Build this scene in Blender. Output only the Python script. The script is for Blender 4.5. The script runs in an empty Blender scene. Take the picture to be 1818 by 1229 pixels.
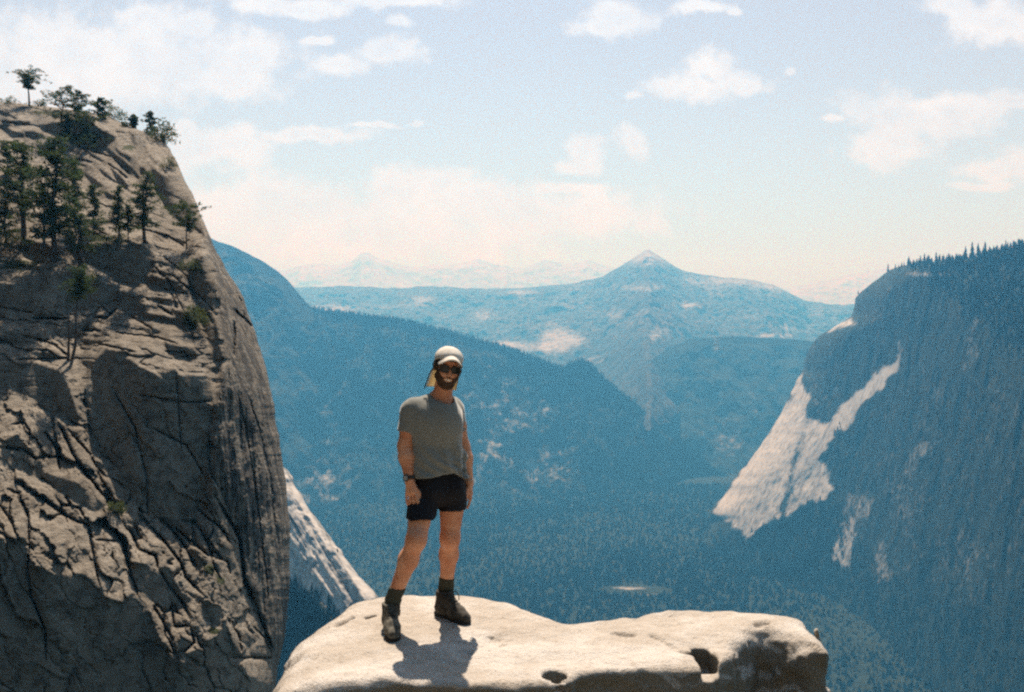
import bpy, math, random
import numpy as np
from mathutils import Vector, Matrix

SC = bpy.context.scene
COL = SC.collection
R = math.radians

# ------------------------------------------------------------------ camera
LENS = 32.0
F = 1818 * LENS / 36.0            # focal length in photo pixels
CX, YH = 909.0, 560.0             # optical axis column, true horizon row
cam_d = bpy.data.cameras.new("camera")
cam = bpy.data.objects.new("camera", cam_d)
COL.objects.link(cam)
cam_d.lens = LENS
cam_d.sensor_width = 36.0
cam_d.shift_y = -(614.5 - YH) / 1818.0
cam_d.clip_start = 0.1
cam_d.clip_end = 80000
cam.location = (0, 0, 0)
cam.rotation_euler = (R(90), 0, 0)
SC.camera = cam

# ------------------------------------------------------------------ exposure
SC.view_settings.view_transform = 'Standard'
SC.view_settings.look = 'None'
SC.view_settings.gamma = 1.0
SC.view_settings.exposure = 0.8
SC.cycles.max_bounces = 5
SC.cycles.diffuse_bounces = 3
SC.cycles.glossy_bounces = 2
SC.cycles.transmission_bounces = 3
SC.cycles.volume_bounces = 0
SC.cycles.transparent_max_bounces = 6
SC.cycles.filter_width = 2.4
SC.cycles.use_denoising = False
SC.cycles.denoiser = 'OPENIMAGEDENOISE'
SC.cycles.sample_clamp_indirect = 4.0

# ------------------------------------------------------------------ sun
SUN_EL, SUN_AZ = 60.0, -5.0        # azimuth measured from straight ahead, clockwise
SUN_STRENGTH = 5.0
sun_d = bpy.data.lights.new("sun", 'SUN')
sun_d.energy = SUN_STRENGTH
sun_d.angle = R(0.53)
sun_d.color = (1.0, 0.965, 0.91)
sun = bpy.data.objects.new("sun", sun_d)
COL.objects.link(sun)
sdir = Vector((math.sin(R(SUN_AZ)) * math.cos(R(SUN_EL)), math.cos(R(SUN_AZ)) * math.cos(R(SUN_EL)), math.sin(R(SUN_EL))))
sun.rotation_euler = sdir.to_track_quat('Z', 'Y').to_euler()
sun.location = sdir * 50

# ------------------------------------------------------------------ sky with drifting cumulus
W = bpy.data.worlds.new("World")
SC.world = W
W.use_nodes = True
SKY_STRENGTH = 0.06
CLOUD_RAD = 0.52                  # cloud radiance
CLOUDS = [  # x, y, rx, ry in photo pixels -> directions
    (150, 105, 300, 85), (440, 90, 105, 42), (400, 140, 125, 34), (40, 160, 220, 60), (330, 50, 60, 25),
    (255, 30, 70, 22), (600, 118, 62, 20), (700, 88, 58, 26), (712, 38, 22, 12), (560, 70, 40, 10),
    (520, 6, 130, 20), (700, -5, 110, 14), (395, 265, 100, 45), (320, 235, 40, 24), (560, 242, 115, 16),
    (665, 222, 55, 6), (740, 220, 16, 4), (480, 355, 85, 50), (400, 370, 90, 55), (560, 380, 130, 50),
    (700, 345, 70, 42), (790, 330, 70, 30), (850, 350, 110, 40), (1000, 335, 70, 12), (950, 385, 220, 45), (640, 420, 330, 60),
    (1093, 28, 70, 34), (1062, 40, 45, 20), (1245, 14, 50, 12), (1300, 20, 14, 7), (1255, 118, 42, 34), (1240, 150, 82, 30),
    (1330, 155, 48, 16), (1128, 163, 20, 9), (1403, 134, 13, 9), (1038, 268, 32, 34), (1018, 295, 38, 14), (1115, 262, 32, 32),
    (1700, 185, 120, 30), (1620, 205, 120, 45), (1590, 260, 82, 45), (1480, 216, 28, 8), (1800, 180, 50, 14),
    (1775, 45, 95, 48), (1690, 10, 60, 20), (1760, 302, 60, 22), (1808, 285, 50, 34), (1740, 330, 60, 10),
]

class NT:
    def __init__(s, tree):
        s.t = tree
        s.n = tree.nodes
        s.l = tree.links
    def new(s, typ, **kw):
        nd = s.n.new(typ)
        for k, v in kw.items():
            setattr(nd, k, v)
        return nd
    def put(s, sock, v):
        if isinstance(v, bpy.types.NodeSocket):
            s.l.new(v, sock)
        elif v is not None:
            sock.default_value = v
    def math(s, op, a, b=None, c=None, clamp=False):
        nd = s.new('ShaderNodeMath', operation=op, use_clamp=clamp)
        for i, v in enumerate((a, b, c)):
            s.put(nd.inputs[i], v)
        return nd.outputs[0]
    def vmath(s, op, a, b=None, c=None, out=0):
        nd = s.new('ShaderNodeVectorMath', operation=op)
        for i, v in enumerate((a, b, c)):
            s.put(nd.inputs[i], v)
        return nd.outputs[out]
    def noise(s, vec, scale, detail=4, rough=0.55, dist=0.0, out=0):
        nd = s.new('ShaderNodeTexNoise')
        s.put(nd.inputs['Vector'], vec)
        nd.inputs['Scale'].default_value = scale
        nd.inputs['Detail'].default_value = detail
        nd.inputs['Roughness'].default_value = rough
        nd.inputs['Distortion'].default_value = dist
        return nd.outputs[out]
    def voronoi(s, vec, scale, feature='F1', out='Distance', rand=1.0):
        nd = s.new('ShaderNodeTexVoronoi', feature=feature)
        s.put(nd.inputs['Vector'], vec)
        nd.inputs['Scale'].default_value = scale
        nd.inputs['Randomness'].default_value = rand
        return nd.outputs[out]
    def ramp(s, fac, lo, hi, smooth=True):
        nd = s.new('ShaderNodeMapRange', interpolation_type='SMOOTHSTEP' if smooth else 'LINEAR')
        s.put(nd.inputs[0], fac)
        nd.inputs[1].default_value = lo
        nd.inputs[2].default_value = hi
        return nd.outputs[0]
    def mix(s, fac, a, b):
        nd = s.new('ShaderNodeMix', data_type='RGBA')
        s.put(nd.inputs[0], fac)
        for i, v in ((6, a), (7, b)):
            if isinstance(v, tuple) and len(v) == 3:
                v = v + (1,)
            s.put(nd.inputs[i], v)
        return nd.outputs[2]
    def scale(s, vec, xyz):
        return s.vmath('MULTIPLY', vec, xyz)

def build_world():
    nt = NT(W.node_tree)
    nt.n.clear()
    out = nt.new('ShaderNodeOutputWorld')
    bg = nt.new('ShaderNodeBackground')
    bg.inputs[1].default_value = SKY_STRENGTH
    nt.l.new(bg.outputs[0], out.inputs[0])
    sky = nt.new('ShaderNodeTexSky', sky_type='NISHITA')
    sky.sun_disc = False
    sky.sun_elevation = R(SUN_EL)
    sky.sun_rotation = R(SUN_AZ)
    sky.altitude = 2000
    sky.air_density = 1.0
    sky.dust_density = 4.0
    sky.ozone_density = 1.5
    tc = nt.new('ShaderNodeTexCoord').outputs['Generated']
    sep = nt.new('ShaderNodeSeparateXYZ')
    nt.l.new(tc, sep.inputs[0])
    yy = nt.math('MAXIMUM', sep.outputs[1], 0.08)
    u = nt.math('DIVIDE', sep.outputs[0], yy)
    v = nt.math('DIVIDE', sep.outputs[2], yy)
    uv = nt.new('ShaderNodeCombineXYZ')
    nt.l.new(u, uv.inputs[0]); nt.l.new(v, uv.inputs[1])
    uv = uv.outputs[0]
    w1 = nt.vmath('SUBTRACT', nt.noise(uv, 9.0, 5, 0.6, out=1), (0.5, 0.5, 0.5))
    w2 = nt.vmath('SUBTRACT', nt.noise(uv, 34.0, 4, 0.6, out=1), (0.5, 0.5, 0.5))
    wuv = nt.vmath('ADD', uv, nt.vmath('MULTIPLY', w1, (0.050, 0.035, 0)))
    wuv = nt.vmath('ADD', wuv, nt.vmath('MULTIPLY', w2, (0.018, 0.014, 0)))
    acc = None
    for (x, y, rx, ry) in CLOUDS:
        cu, cv, ru, rv = (x - CX) / F, (YH - y) / F, 1.12 * rx / F, 1.12 * ry / F
        p = nt.vmath('MULTIPLY_ADD', wuv, (1 / ru, 1 / rv, 0), (-cu / ru, -cv / rv, 0))
        ln = nt.vmath('LENGTH', p, out=1)
        acc = ln if acc is None else nt.math('SMOOTH_MIN', acc, ln, 0.25)
    fine = nt.noise(uv, 26.0, 7, 0.62)
    fine2 = nt.noise(nt.scale(uv, (1, 1.8, 1)), 7.0, 6, 0.6)
    val = nt.math('ADD', acc, nt.math('MULTIPLY', nt.math('SUBTRACT', fine, 0.5), 2.0))
    val = nt.math('ADD', val, nt.math('MULTIPLY', nt.math('SUBTRACT', fine2, 0.5), 0.9))
    dens = nt.math('MULTIPLY', nt.math('SUBTRACT', 1.0, nt.ramp(val, 0.38, 1.18)), 0.93)
    front = nt.ramp(sep.outputs[1], 0.1, 0.3)
    dens = nt.math('MULTIPLY', dens, front)
    thick = nt.noise(uv, 12.0, 5, 0.6)
    c = CLOUD_RAD / SKY_STRENGTH
    shade = nt.ramp(nt.math('SUBTRACT', thick, nt.math('MULTIPLY', val, 0.25)), 0.05, 0.75)
    ccol = nt.mix(shade, (c * 1.12, c * 1.11, c * 1.12), (c * 0.84, c * 0.83, c * 0.90))
    # thin high veil, thicker towards the horizon
    hor = nt.ramp(v, 0.36, 0.02)
    veil = nt.math('MULTIPLY', nt.math('ADD', 0.62, nt.math('MULTIPLY', hor, 0.33)), front)
    vcol = nt.mix(hor, (c * 0.85, c * 0.72, c * 0.68), (c * 0.78, c * 0.90, c * 1.02))
    base = nt.mix(veil, sky.outputs[0], vcol)
    col = nt.mix(dens, base, ccol)
    nt.l.new(col, bg.inputs[0])
build_world()

# ------------------------------------------------------------------ object helpers
def link(o):
    COL.objects.link(o)
    return o

def tag(o, label=None, cat=None, group=None, kind=None):
    for k, v in (("label", label), ("category", cat), ("group", group), ("kind", kind)):
        if v:
            o[k] = v
    return o

def empty(name, loc=(0, 0, 0)):
    o = bpy.data.objects.new(name, None)
    o.location = loc
    o.empty_display_size = 0.2
    return link(o)

def mesh_np(name, V, faces, mat, parent=None, smooth=True, attrs=None):
    """V (n,3) array, faces (m,3|4) int array (or list of such arrays)."""
    V = np.asarray(V, dtype=np.float64)
    fl = faces if isinstance(faces, list) else [faces]
    fl = [np.asarray(f, dtype=np.int32) for f in fl if len(f)]
    me = bpy.data.meshes.new(name)
    me.vertices.add(len(V))
    me.vertices.foreach_set("co", V.astype(np.float32).ravel())
    loops = np.concatenate([f.ravel() for f in fl])
    counts = np.concatenate([np.full(len(f), f.shape[1], np.int32) for f in fl])
    starts = np.concatenate([[0], np.cumsum(counts)[:-1]]).astype(np.int32)
    me.loops.add(len(loops))
    me.loops.foreach_set("vertex_index", loops)
    me.polygons.add(len(counts))
    me.polygons.foreach_set("loop_start", starts)
    me.polygons.foreach_set("loop_total", counts)
    me.update(calc_edges=True)
    me.validate()
    me.polygons.foreach_set("use_smooth", np.full(len(me.polygons), bool(smooth)))
    for k, a in (attrs or {}).items():
        at = me.attributes.new(k, 'FLOAT', 'POINT')
        at.data.foreach_set("value", np.asarray(a, np.float32).ravel())
    if mat is not None:
        me.materials.append(mat)
    o = bpy.data.objects.new(name, me)
    link(o)
    if parent is not None:
        o.parent = parent
    return o

def grid_faces(nr, nc, flip=False):
    i = np.arange(nr * nc).reshape(nr, nc)
    a, b, c, d = i[:-1, :-1], i[:-1, 1:], i[1:, 1:], i[1:, :-1]
    q = np.stack([a, d, c, b] if not flip else [a, b, c, d], -1).reshape(-1, 4)
    return q

# ------------------------------------------------------------------ noise
def _hash(ix, iy, iz, seed):
    M = np.uint32
    h = (ix.astype(np.int64) * 374761393 + iy.astype(np.int64) * 668265263 + iz.astype(np.int64) * 1274126177 + seed * 974634777) & 0xFFFFFFFF
    h = h.astype(np.uint32)
    h = (h ^ (h >> M(13))) * M(1274126177)
    h = (h ^ (h >> M(16))) * M(2246822519)
    return (h ^ (h >> M(15))).astype(np.float64) / 4294967295.0

def vnoise(x, y, z=0.0, seed=0):
    x, y, z = np.broadcast_arrays(np.asarray(x, float), np.asarray(y, float), np.asarray(z, float))
    ix, iy, iz = np.floor(x), np.floor(y), np.floor(z)
    fx, fy, fz = x - ix, y - iy, z - iz
    s = lambda t: t * t * t * (t * (t * 6 - 15) + 10)
    fx, fy, fz = s(fx), s(fy), s(fz)
    ix, iy, iz = ix.astype(np.int64), iy.astype(np.int64), iz.astype(np.int64)
    r = 0
    for dx in (0, 1):
        for dy in (0, 1):
            for dz in (0, 1):
                w = (fx if dx else 1 - fx) * (fy if dy else 1 - fy) * (fz if dz else 1 - fz)
                r = r + w * _hash(ix + dx, iy + dy, iz + dz, seed)
    return r * 2 - 1

def fbm(x, y, z=0.0, octv=5, gain=0.5, lac=2.03, seed=0, ridged=False):
    a, t, n = 1.0, 0.0, 0.0
    x, y, z = np.asarray(x, float), np.asarray(y, float), np.asarray(z, float)
    for o in range(octv):
        v = vnoise(x, y, z, seed + o * 17)
        if ridged:
            v = 1 - 2 * np.abs(v)
        t = t + a * v
        n += a
        a *= gain
        x, y, z = x * lac + 3.7, y * lac + 1.3, z * lac + 5.1
    return t / n * 1.4

def voro(x, y, seed=0, jit=0.85):
    """2-D cell noise: (F1, F2-F1, id, offset from the cell point)."""
    x, y = np.asarray(x, float), np.asarray(y, float)
    ix, iy = np.floor(x).astype(np.int64), np.floor(y).astype(np.int64)
    f1 = np.full(x.shape, 9.0); f2 = np.full(x.shape, 9.0); cid = np.zeros(x.shape); ox = np.zeros(x.shape); oy = np.zeros(x.shape)
    z0 = np.zeros_like(ix)
    for dx in (-1, 0, 1):
        for dy in (-1, 0, 1):
            jx, jy = ix + dx, iy + dy
            px = jx + 0.5 + jit * (_hash(jx, jy, z0, seed) - 0.5)
            py = jy + 0.5 + jit * (_hash(jx, jy, z0, seed + 5) - 0.5)
            h = _hash(jx, jy, z0, seed + 9)
            d = np.hypot(px - x, py - y)
            m = d < f1
            f2 = np.where(m, f1, np.minimum(f2, d))
            cid = np.where(m, h, cid); ox = np.where(m, x - px, ox); oy = np.where(m, y - py, oy)
            f1 = np.where(m, d, f1)
    return f1, f2 - f1, cid, ox, oy

def sstep(a, b, x):
    t = np.clip((x - a) / (b - a), 0, 1)
    return t * t * (3 - 2 * t)

def in_poly(poly, X, Y):
    P = np.asarray(poly, float)
    r = np.zeros(X.shape, bool)
    j = len(P) - 1
    for i in range(len(P)):
        xi, yi = P[i]; xj, yj = P[j]
        if yi != yj:
            c = ((yi > Y) != (yj > Y)) & (X < (xj - xi) * (Y - yi) / (yj - yi) + xi)
            r ^= c
        j = i
    return r

def blur(A, n=1):
    for _ in range(n):
        B = np.pad(A, 1, mode='edge')
        A = (B[:-2, 1:-1] + B[2:, 1:-1] + B[1:-1, :-2] + B[1:-1, 2:] + 2 * B[1:-1, 1:-1]) / 6
    return A

def PX(x, y, D):
    """A point D metres ahead of the lens on the line of sight through photo pixel (x, y)."""
    x, y, D = np.broadcast_arrays(np.asarray(x, float), np.asarray(y, float), np.asarray(D, float))
    return np.stack([(x - CX) / F * D, D, (YH - y) / F * D], -1)

# ------------------------------------------------------------------ materials
def new_mat(name):
    m = bpy.data.materials.new(name)
    m.use_nodes = True
    nt = NT(m.node_tree)
    b = nt.n['Principled BSDF']
    return m, nt, b

def geo_pos(nt):
    return nt.new('ShaderNodeNewGeometry').outputs['Position']

def bump(nt, b, height, strength, dist):
    bn = nt.new('ShaderNodeBump')
    bn.inputs['Strength'].default_value = strength
    bn.inputs['Distance'].default_value = dist
    nt.l.new(height, bn.inputs['Height'])
    nt.l.new(bn.outputs[0], b.inputs['Normal'])

def attr(nt, name):
    a = nt.new('ShaderNodeAttribute', attribute_name=name)
    return a.outputs['Fac']

def mat_terrain(name, forest_a, forest_b, rock_a, rock_b, scale, bare_noise=None):
    """Forest and bare granite, split by the point attribute 'bare'."""
    m, nt, b = new_mat(name)
    p = geo_pos(nt)
    n1 = nt.noise(p, scale, 8, 0.65)
    n2 = nt.noise(p, scale * 6, 6, 0.65)
    fo = nt.mix(nt.ramp(n2, 0.38, 0.62), forest_a, forest_b)
    ro = nt.mix(nt.ramp(n1, 0.3, 0.7), rock_a, rock_b)
    st = nt.noise(nt.scale(p, (1, 1, 0.18)), scale * 9, 5, 0.6)
    ro = nt.mix(nt.math('MULTIPLY', nt.ramp(st, 0.46, 0.64), 0.62), ro, (0.10, 0.10, 0.10))
    f = attr(nt, 'bare')
    e = nt.math('ADD', f, nt.math('MULTIPLY', nt.math('SUBTRACT', n2, 0.5), 1.1))
    f2 = nt.ramp(e, 0.22, 0.80)
    nt.l.new(nt.mix(f2, fo, ro), b.inputs['Base Color'])
    b.inputs['Roughness'].default_value = 0.95
    b.inputs['Specular IOR Level'].default_value = 0.1
    return m

FA, FB = (0.008, 0.014, 0.010), (0.021, 0.030, 0.018)
GA, GB = (0.46, 0.43, 0.39), (0.34, 0.32, 0.30)

def interp(pts, x):
    P = np.asarray(pts, float)
    return [np.interp(x, P[:, 0], P[:, k]) for k in range(1, P.shape[1])]

def bl(x, y, cx, cy, rx, ry):
    return np.exp(-(((x - cx) / rx) ** 2 + ((y - cy) / ry) ** 2))

# ------------------------------------------------------------------ relief sheets (rock faces with real depth)
def poisson(gxm, gym, wx=0.15, wy=1.0):
    """Least-squares surface with the wanted steps gxm (n, m-1) and gym (n-1, m)."""
    n, m = gym.shape[0] + 1, gxm.shape[1] + 1
    rhs = np.zeros((n, m))
    rhs[:, :-1] += wx * gxm; rhs[:, 1:] -= wx * gxm
    rhs[:-1, :] += wy * gym; rhs[1:, :] -= wy * gym
    E = np.concatenate([rhs, rhs[::-1]], 0)
    E = np.concatenate([E, E[:, ::-1]], 1)
    Fh = np.fft.fft2(E)
    ky = 2 - 2 * np.cos(2 * np.pi * np.arange(2 * n) / (2 * n))
    kx = 2 - 2 * np.cos(2 * np.pi * np.arange(2 * m) / (2 * m))
    den = -(wy * ky[:, None] + wx * kx[None, :])
    den[0, 0] = 1
    Fh /= den
    Fh[0, 0] = 0
    return np.real(np.fft.ifft2(Fh))[:n, :m]

def bilin(A, xs, ys, X, Y):
    fx = np.clip((X - xs[0]) / (xs[1] - xs[0]), 0, len(xs) - 1.001)
    fy = np.clip((Y - ys[0]) / (ys[1] - ys[0]), 0, len(ys) - 1.001)
    ix, iy = fx.astype(int), fy.astype(int)
    tx, ty = fx - ix, fy - iy
    return (A[iy, ix] * (1 - tx) + A[iy, ix + 1] * tx) * (1 - ty) + (A[iy + 1, ix] * (1 - tx) + A[iy + 1, ix + 1] * tx) * ty

def relief(name, xr, yr, step, kfn, gxfn, wx, anchor, edge, side, far_x, ncol, roll_px, roll_m, disp, mat, attrfn, edge_rough=0.0, seed=0, extra=None, yrows=None):
    """A rock face: kfn gives its lie-back (run/rise) everywhere, the sheet is integrated from it, trimmed along `edge`
    (the side where it rounds out of sight) and carried on round the back."""
    xs = np.arange(xr[0], xr[1] + step, step, dtype=float)
    ys = np.arange(yr[0], yr[1] + step, step, dtype=float)
    X, Y = np.meshgrid(xs, ys)
    k = kfn(X, Y)
    t = (YH - Y) / F
    dL = -(1 / F) * k / np.maximum(1 - k * t, 0.25)
    gy = 0.5 * (dL[1:] + dL[:-1]) * step
    gx = gxfn(X, Y) * step
    gx = 0.5 * (gx[:, 1:] + gx[:, :-1])
    L = poisson(gx, gy, wx)
    ax, ay, aD = anchor
    L = L - bilin(L, xs, ys, np.array([float(ax)]), np.array([float(ay)]))[0] + math.log(aD)
    if extra is not None:
        L = L + extra(X, Y)
    rows = ys if yrows is None else yrows
    (xe,) = interp(edge, rows)
    xe = xe + edge_rough * fbm(rows / 22., seed * 1.7, octv=5, gain=.6, seed=seed)
    u = np.linspace(0, 1, ncol) ** 0.9
    Xc = far_x + (xe[:, None] - far_x) * u[None, :]
    Yc = np.repeat(rows[:, None], ncol, 1)
    D = np.exp(bilin(L, xs, ys, Xc, Yc))
    d = np.abs(xe[:, None] - Xc)
    q = np.clip(1 - d / roll_px, 0, 1)
    D = D + roll_m * (1 - np.sqrt(np.clip(1 - q * q, 0, 1)))
    P = PX(Xc, Yc, D)
    D = D + disp(Xc, Yc, P)
    P = PX(Xc, Yc, D)
    A = attrfn(Xc, Yc, P) if attrfn else {}
    sgn = 1 if side == 'right' else -1
    De, extra_cols = D[:, -1:], []
    for dx, dd in ((6, 0.25), (25, 0.9), (80, 2.2), (200, 4.0)):
        extra_cols.append(PX(xe[:, None] - sgn * dx * 0.5, Yc[:, -1:] + dx * 0.12, De + dd * roll_m))
    nb = len(extra_cols)
    V = np.concatenate([P] + extra_cols, 1)
    A = {k2: np.concatenate([a] + [a[:, -1:]] * nb, 1) for k2, a in A.items()}
    o = mesh_np(name, V.reshape(-1, 3), grid_faces(len(rows), ncol + nb, side == 'left'), mat, attrs=A)
    tag(o, kind='structure')
    return o, V, A


# ------------------------------------------------------------------ far terrain
VALLEY_Z = -760.0

def ridge(name, crest, depth_pts, slope, zbot, amp, nscale, mat, nu=500, nv=160, barefn=None, gully=1.0, back=500, seed=1, rough=3.0, concave=0.0):
    xs = np.linspace(crest[0][0], crest[-1][0], nu)
    (yc,) = interp(crest, xs)
    yc = yc + rough * 0.35 * fbm(xs / 14.0, seed * 3.1, octv=3, seed=seed)
    (Dc,) = interp(depth_pts, xs)
    Zc = (YH - yc) / F * Dc
    v = np.linspace(0, 1, nv) ** 1.25
    H = (Zc - zbot)[None, :] * v[:, None]
    S = H / math.tan(R(slope)) * (1 + concave * v[:, None] ** 2)
    D = Dc[None, :] - S
    X = (xs[None, :] - CX) / F * D
    Z = Zc[None, :] - H
    env = sstep(0, 0.12, v)[:, None] * 0.93 + 0.07
    g = fbm(X / nscale, D / (nscale * 3.0), Z / (nscale * 2.5), 6, 0.55, seed=seed, ridged=True) * gully
    g2 = fbm(X / (nscale * .3), D / (nscale * .5), Z / (nscale * .4), 4, 0.55, seed=seed + 50)
    D2 = D - env * amp * (g + 0.35 * g2)
    X = X * 1.0
    Z2 = Z + env * amp * 0.25 * g2
    bare = barefn(xs[None, :] + 0 * Z, YH - Z2 / D2 * F, X, D2, Z2) if barefn else np.zeros(Z.shape)
    V = np.stack([X, D2, Z2], -1)
    # back of the ridge
    nb = 6
    kb = np.linspace(1, 0, nb, endpoint=False)[:, None]
    Db = Dc[None, :] + kb * back
    Vb = np.stack([(xs[None, :] - CX) / F * Dc[None, :] + 0 * Db, Db, Zc[None, :] - kb ** 1.2 * back * 0.6], -1)
    V = np.concatenate([Vb, V], 0)
    bare = np.concatenate([np.zeros((nb, nu)), bare], 0)
    o = mesh_np(name, V.reshape(-1, 3), grid_faces(nv + nb, nu), mat, attrs={'bare': bare})
    tag(o, kind='structure')
    return o, V, bare, nb

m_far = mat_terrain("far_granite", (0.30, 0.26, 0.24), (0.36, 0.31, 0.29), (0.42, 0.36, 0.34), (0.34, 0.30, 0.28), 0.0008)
m_mid = mat_terrain("forest_and_granite", FA, FB, GA, GB, 0.004)
m_high = mat_terrain("open_forest_and_granite", (0.018, 0.024, 0.018), (0.055, 0.052, 0.040), (0.36, 0.33, 0.30), (0.27, 0.25, 0.23), 0.004)
m_near = mat_terrain("forest_and_granite_near", FA, FB, GA, GB, 0.010)

# the high snowless range on the skyline
o, *_ = ridge("distant_mountain_range",
    [(300, 505), (430, 500), (500, 481), (535, 472), (560, 468), (600, 471), (628, 462), (640, 450), (655, 448), (668, 456), (690, 463), (740, 476),
     (770, 470), (800, 471), (835, 464), (848, 458), (862, 464), (880, 470), (930, 478), (950, 468), (970, 461), (990, 464), (1010, 470), (1045, 462),
     (1062, 468), (1090, 476), (1200, 492), (1320, 502), (1400, 512), (1440, 504), (1500, 490), (1560, 478), (1650, 470), (1900, 455)],
    [(300, 21000), (1900, 21000)], 24, -300, 160, 1500, m_far, nu=700, nv=90, seed=3, back=1500, rough=4,
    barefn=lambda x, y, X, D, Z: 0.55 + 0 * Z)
tag(o, "pale hazy mountain range along the horizon", "mountains")

def bare_king(x, y, X, D, Z):
    n = fbm(X / 300.0, D / 900.0, Z / 120.0, 5, 0.6, seed=77)
    b = 0.02 + 0.26 * sstep(665, 575, y) + 0.14 * sstep(0.0, 0.9, n) * sstep(640, 560, y) + 0.55 * bl(x, y, 1150, 455, 40, 16)
    for (cx, cy, rx, ry, a) in [(750, 535, 22, 9, .4), (925, 520, 25, 6, .35), (985, 605, 22, 24, .75), (1015, 605, 25, 12, .5), (895, 612, 30, 8, .5),
                                (945, 618, 50, 10, .35), (1222, 543, 18, 5, .45), (1290, 500, 70, 10, .3), (1375, 508, 40, 14, .35), (1370, 596, 30, 5, .55),
                                (1400, 585, 20, 8, .3), (1165, 600, 12, 14, .3), (1050, 640, 25, 9, .35), (1200, 590, 16, 8, .3), (1145, 512, 40, 5, .3),
                                (1440, 555, 25, 6, .2), (590, 550, 40, 8, .6), (700, 545, 40, 6, .2), (860, 560, 20, 10, .3), (1090, 560, 14, 8, .25)]:
        b = b + a * bl(x, y, cx, cy, rx, ry)
    return b
o, V_king, bare_k, nb_k = ridge("forested_mountain",
    [(420, 505), (530, 510), (620, 508), (700, 512), (760, 508), (850, 513), (950, 510), (1020, 503), (1070, 491), (1110, 468), (1130, 455), (1143, 446),
     (1152, 444), (1168, 453), (1195, 472), (1215, 482), (1240, 487), (1280, 492), (1330, 496), (1370, 504), (1400, 520), (1430, 534), (1480, 541), (1515, 540), (1650, 548)],
    [(420, 9500), (800, 9500), (1150, 8800), (1650, 9200)], 14, -520, 115, 420, m_high, nu=700, nv=240, seed=11, barefn=bare_king, back=900, rough=3)
tag(o, "blue forested mountain with a pointed granite peak and pale rock patches", "mountain")

def bare_pan(x, y, X, D, Z):
    return 0.05 + 0.8 * bl(x, y, 1147, 668, 11, 14) + 0.3 * bl(x, y, 1290, 780, 40, 40) + 0.25 * sstep(0.3, 0.9, fbm(X / 90., D / 300., Z / 240., 5, seed=8))
o, V_pan, bare_p, nb_p = ridge("forested_valley_wall",
    [(960, 800), (1040, 760), (1100, 700), (1140, 652), (1180, 622), (1220, 604), (1300, 597), (1360, 600), (1420, 603), (1500, 611), (1560, 604), (1700, 600)],
    [(960, 5200), (1700, 5200)], 40, VALLEY_Z - 30, 70, 320, m_mid, nu=360, nv=170, seed=21, barefn=bare_pan, gully=0.7, rough=2)
tag(o, "steep dark blue wooded valley wall below the pointed peak", "mountainside")

def bare_dome(x, y, X, D, Z):
    n = fbm(X / 130., D / 200., Z / 500., 5, 0.6, seed=31)
    b = 0.12 + 0.28 * sstep(0.0, 0.8, n) * sstep(600, 740, y) + 0.10 * sstep(560, 440, x + (y - 430) * 0.1)
    b = b + 0.2 * bl(x, y, 900, 800, 90, 60) + 0.2 * bl(x, y, 580, 850, 60, 60) + .16 * bl(x, y, 985, 830, 60, 36) + .25 * bl(x, y, 860, 700, 60, 60)
    return b
dome_crest = [(240, 385), (340, 405), (385, 428), (412, 437), (440, 450), (470, 466), (495, 483), (515, 502), (530, 520), (545, 538), (556, 548), (600, 554), (650, 561),
     (700, 566), (750, 577), (800, 589), (860, 606), (900, 618), (930, 628), (970, 642), (1000, 654), (1012, 645), (1030, 639), (1048, 647), (1065, 664), (1080, 680), (1105, 702), (1130, 722),
     (1165, 752), (1200, 781), (1260, 830), (1330, 884), (1400, 926), (1500, 962)]
o, V_dome, bare_d, nb_d = ridge("forested_ridge", dome_crest, [(240, 4300), (560, 4400), (1500, 4350)], 50, VALLEY_Z - 30, 85, 300, m_mid,
    nu=620, nv=230, seed=41, barefn=bare_dome, rough=1.5, concave=0.15)
tag(o, "long blue wooded ridge falling from a smooth rounded dome to the valley", "ridge")

# valley floor, reaching to the horizon on every side
gx = np.concatenate([np.linspace(-24000, -3000, 12), np.linspace(-2600, 2600, 131), np.linspace(3000, 24000, 12)])
gy = np.concatenate([np.linspace(-7500, 600, 10), np.linspace(800, 6000, 161), np.linspace(6500, 24500, 14)])
GX, GY = np.meshgrid(gx, gy)
GZ = VALLEY_Z + 10 * fbm(GX / 500., GY / 500., octv=4, seed=5) * sstep(8000, 5000, GY)
o = mesh_np("valley_floor", np.stack([GX, GY, GZ], -1).reshape(-1, 3), grid_faces(len(gy), len(gx), True), m_near,
            attrs={'bare': -0.1 + 0.95 * bl(GX, GY, 332, 2560, 60, 14) + .6 * bl(GX, GY, 372, 2490, 40, 9)})
tag(o, "dark wooded valley floor far below the ledge", "valley", kind='structure')

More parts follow.
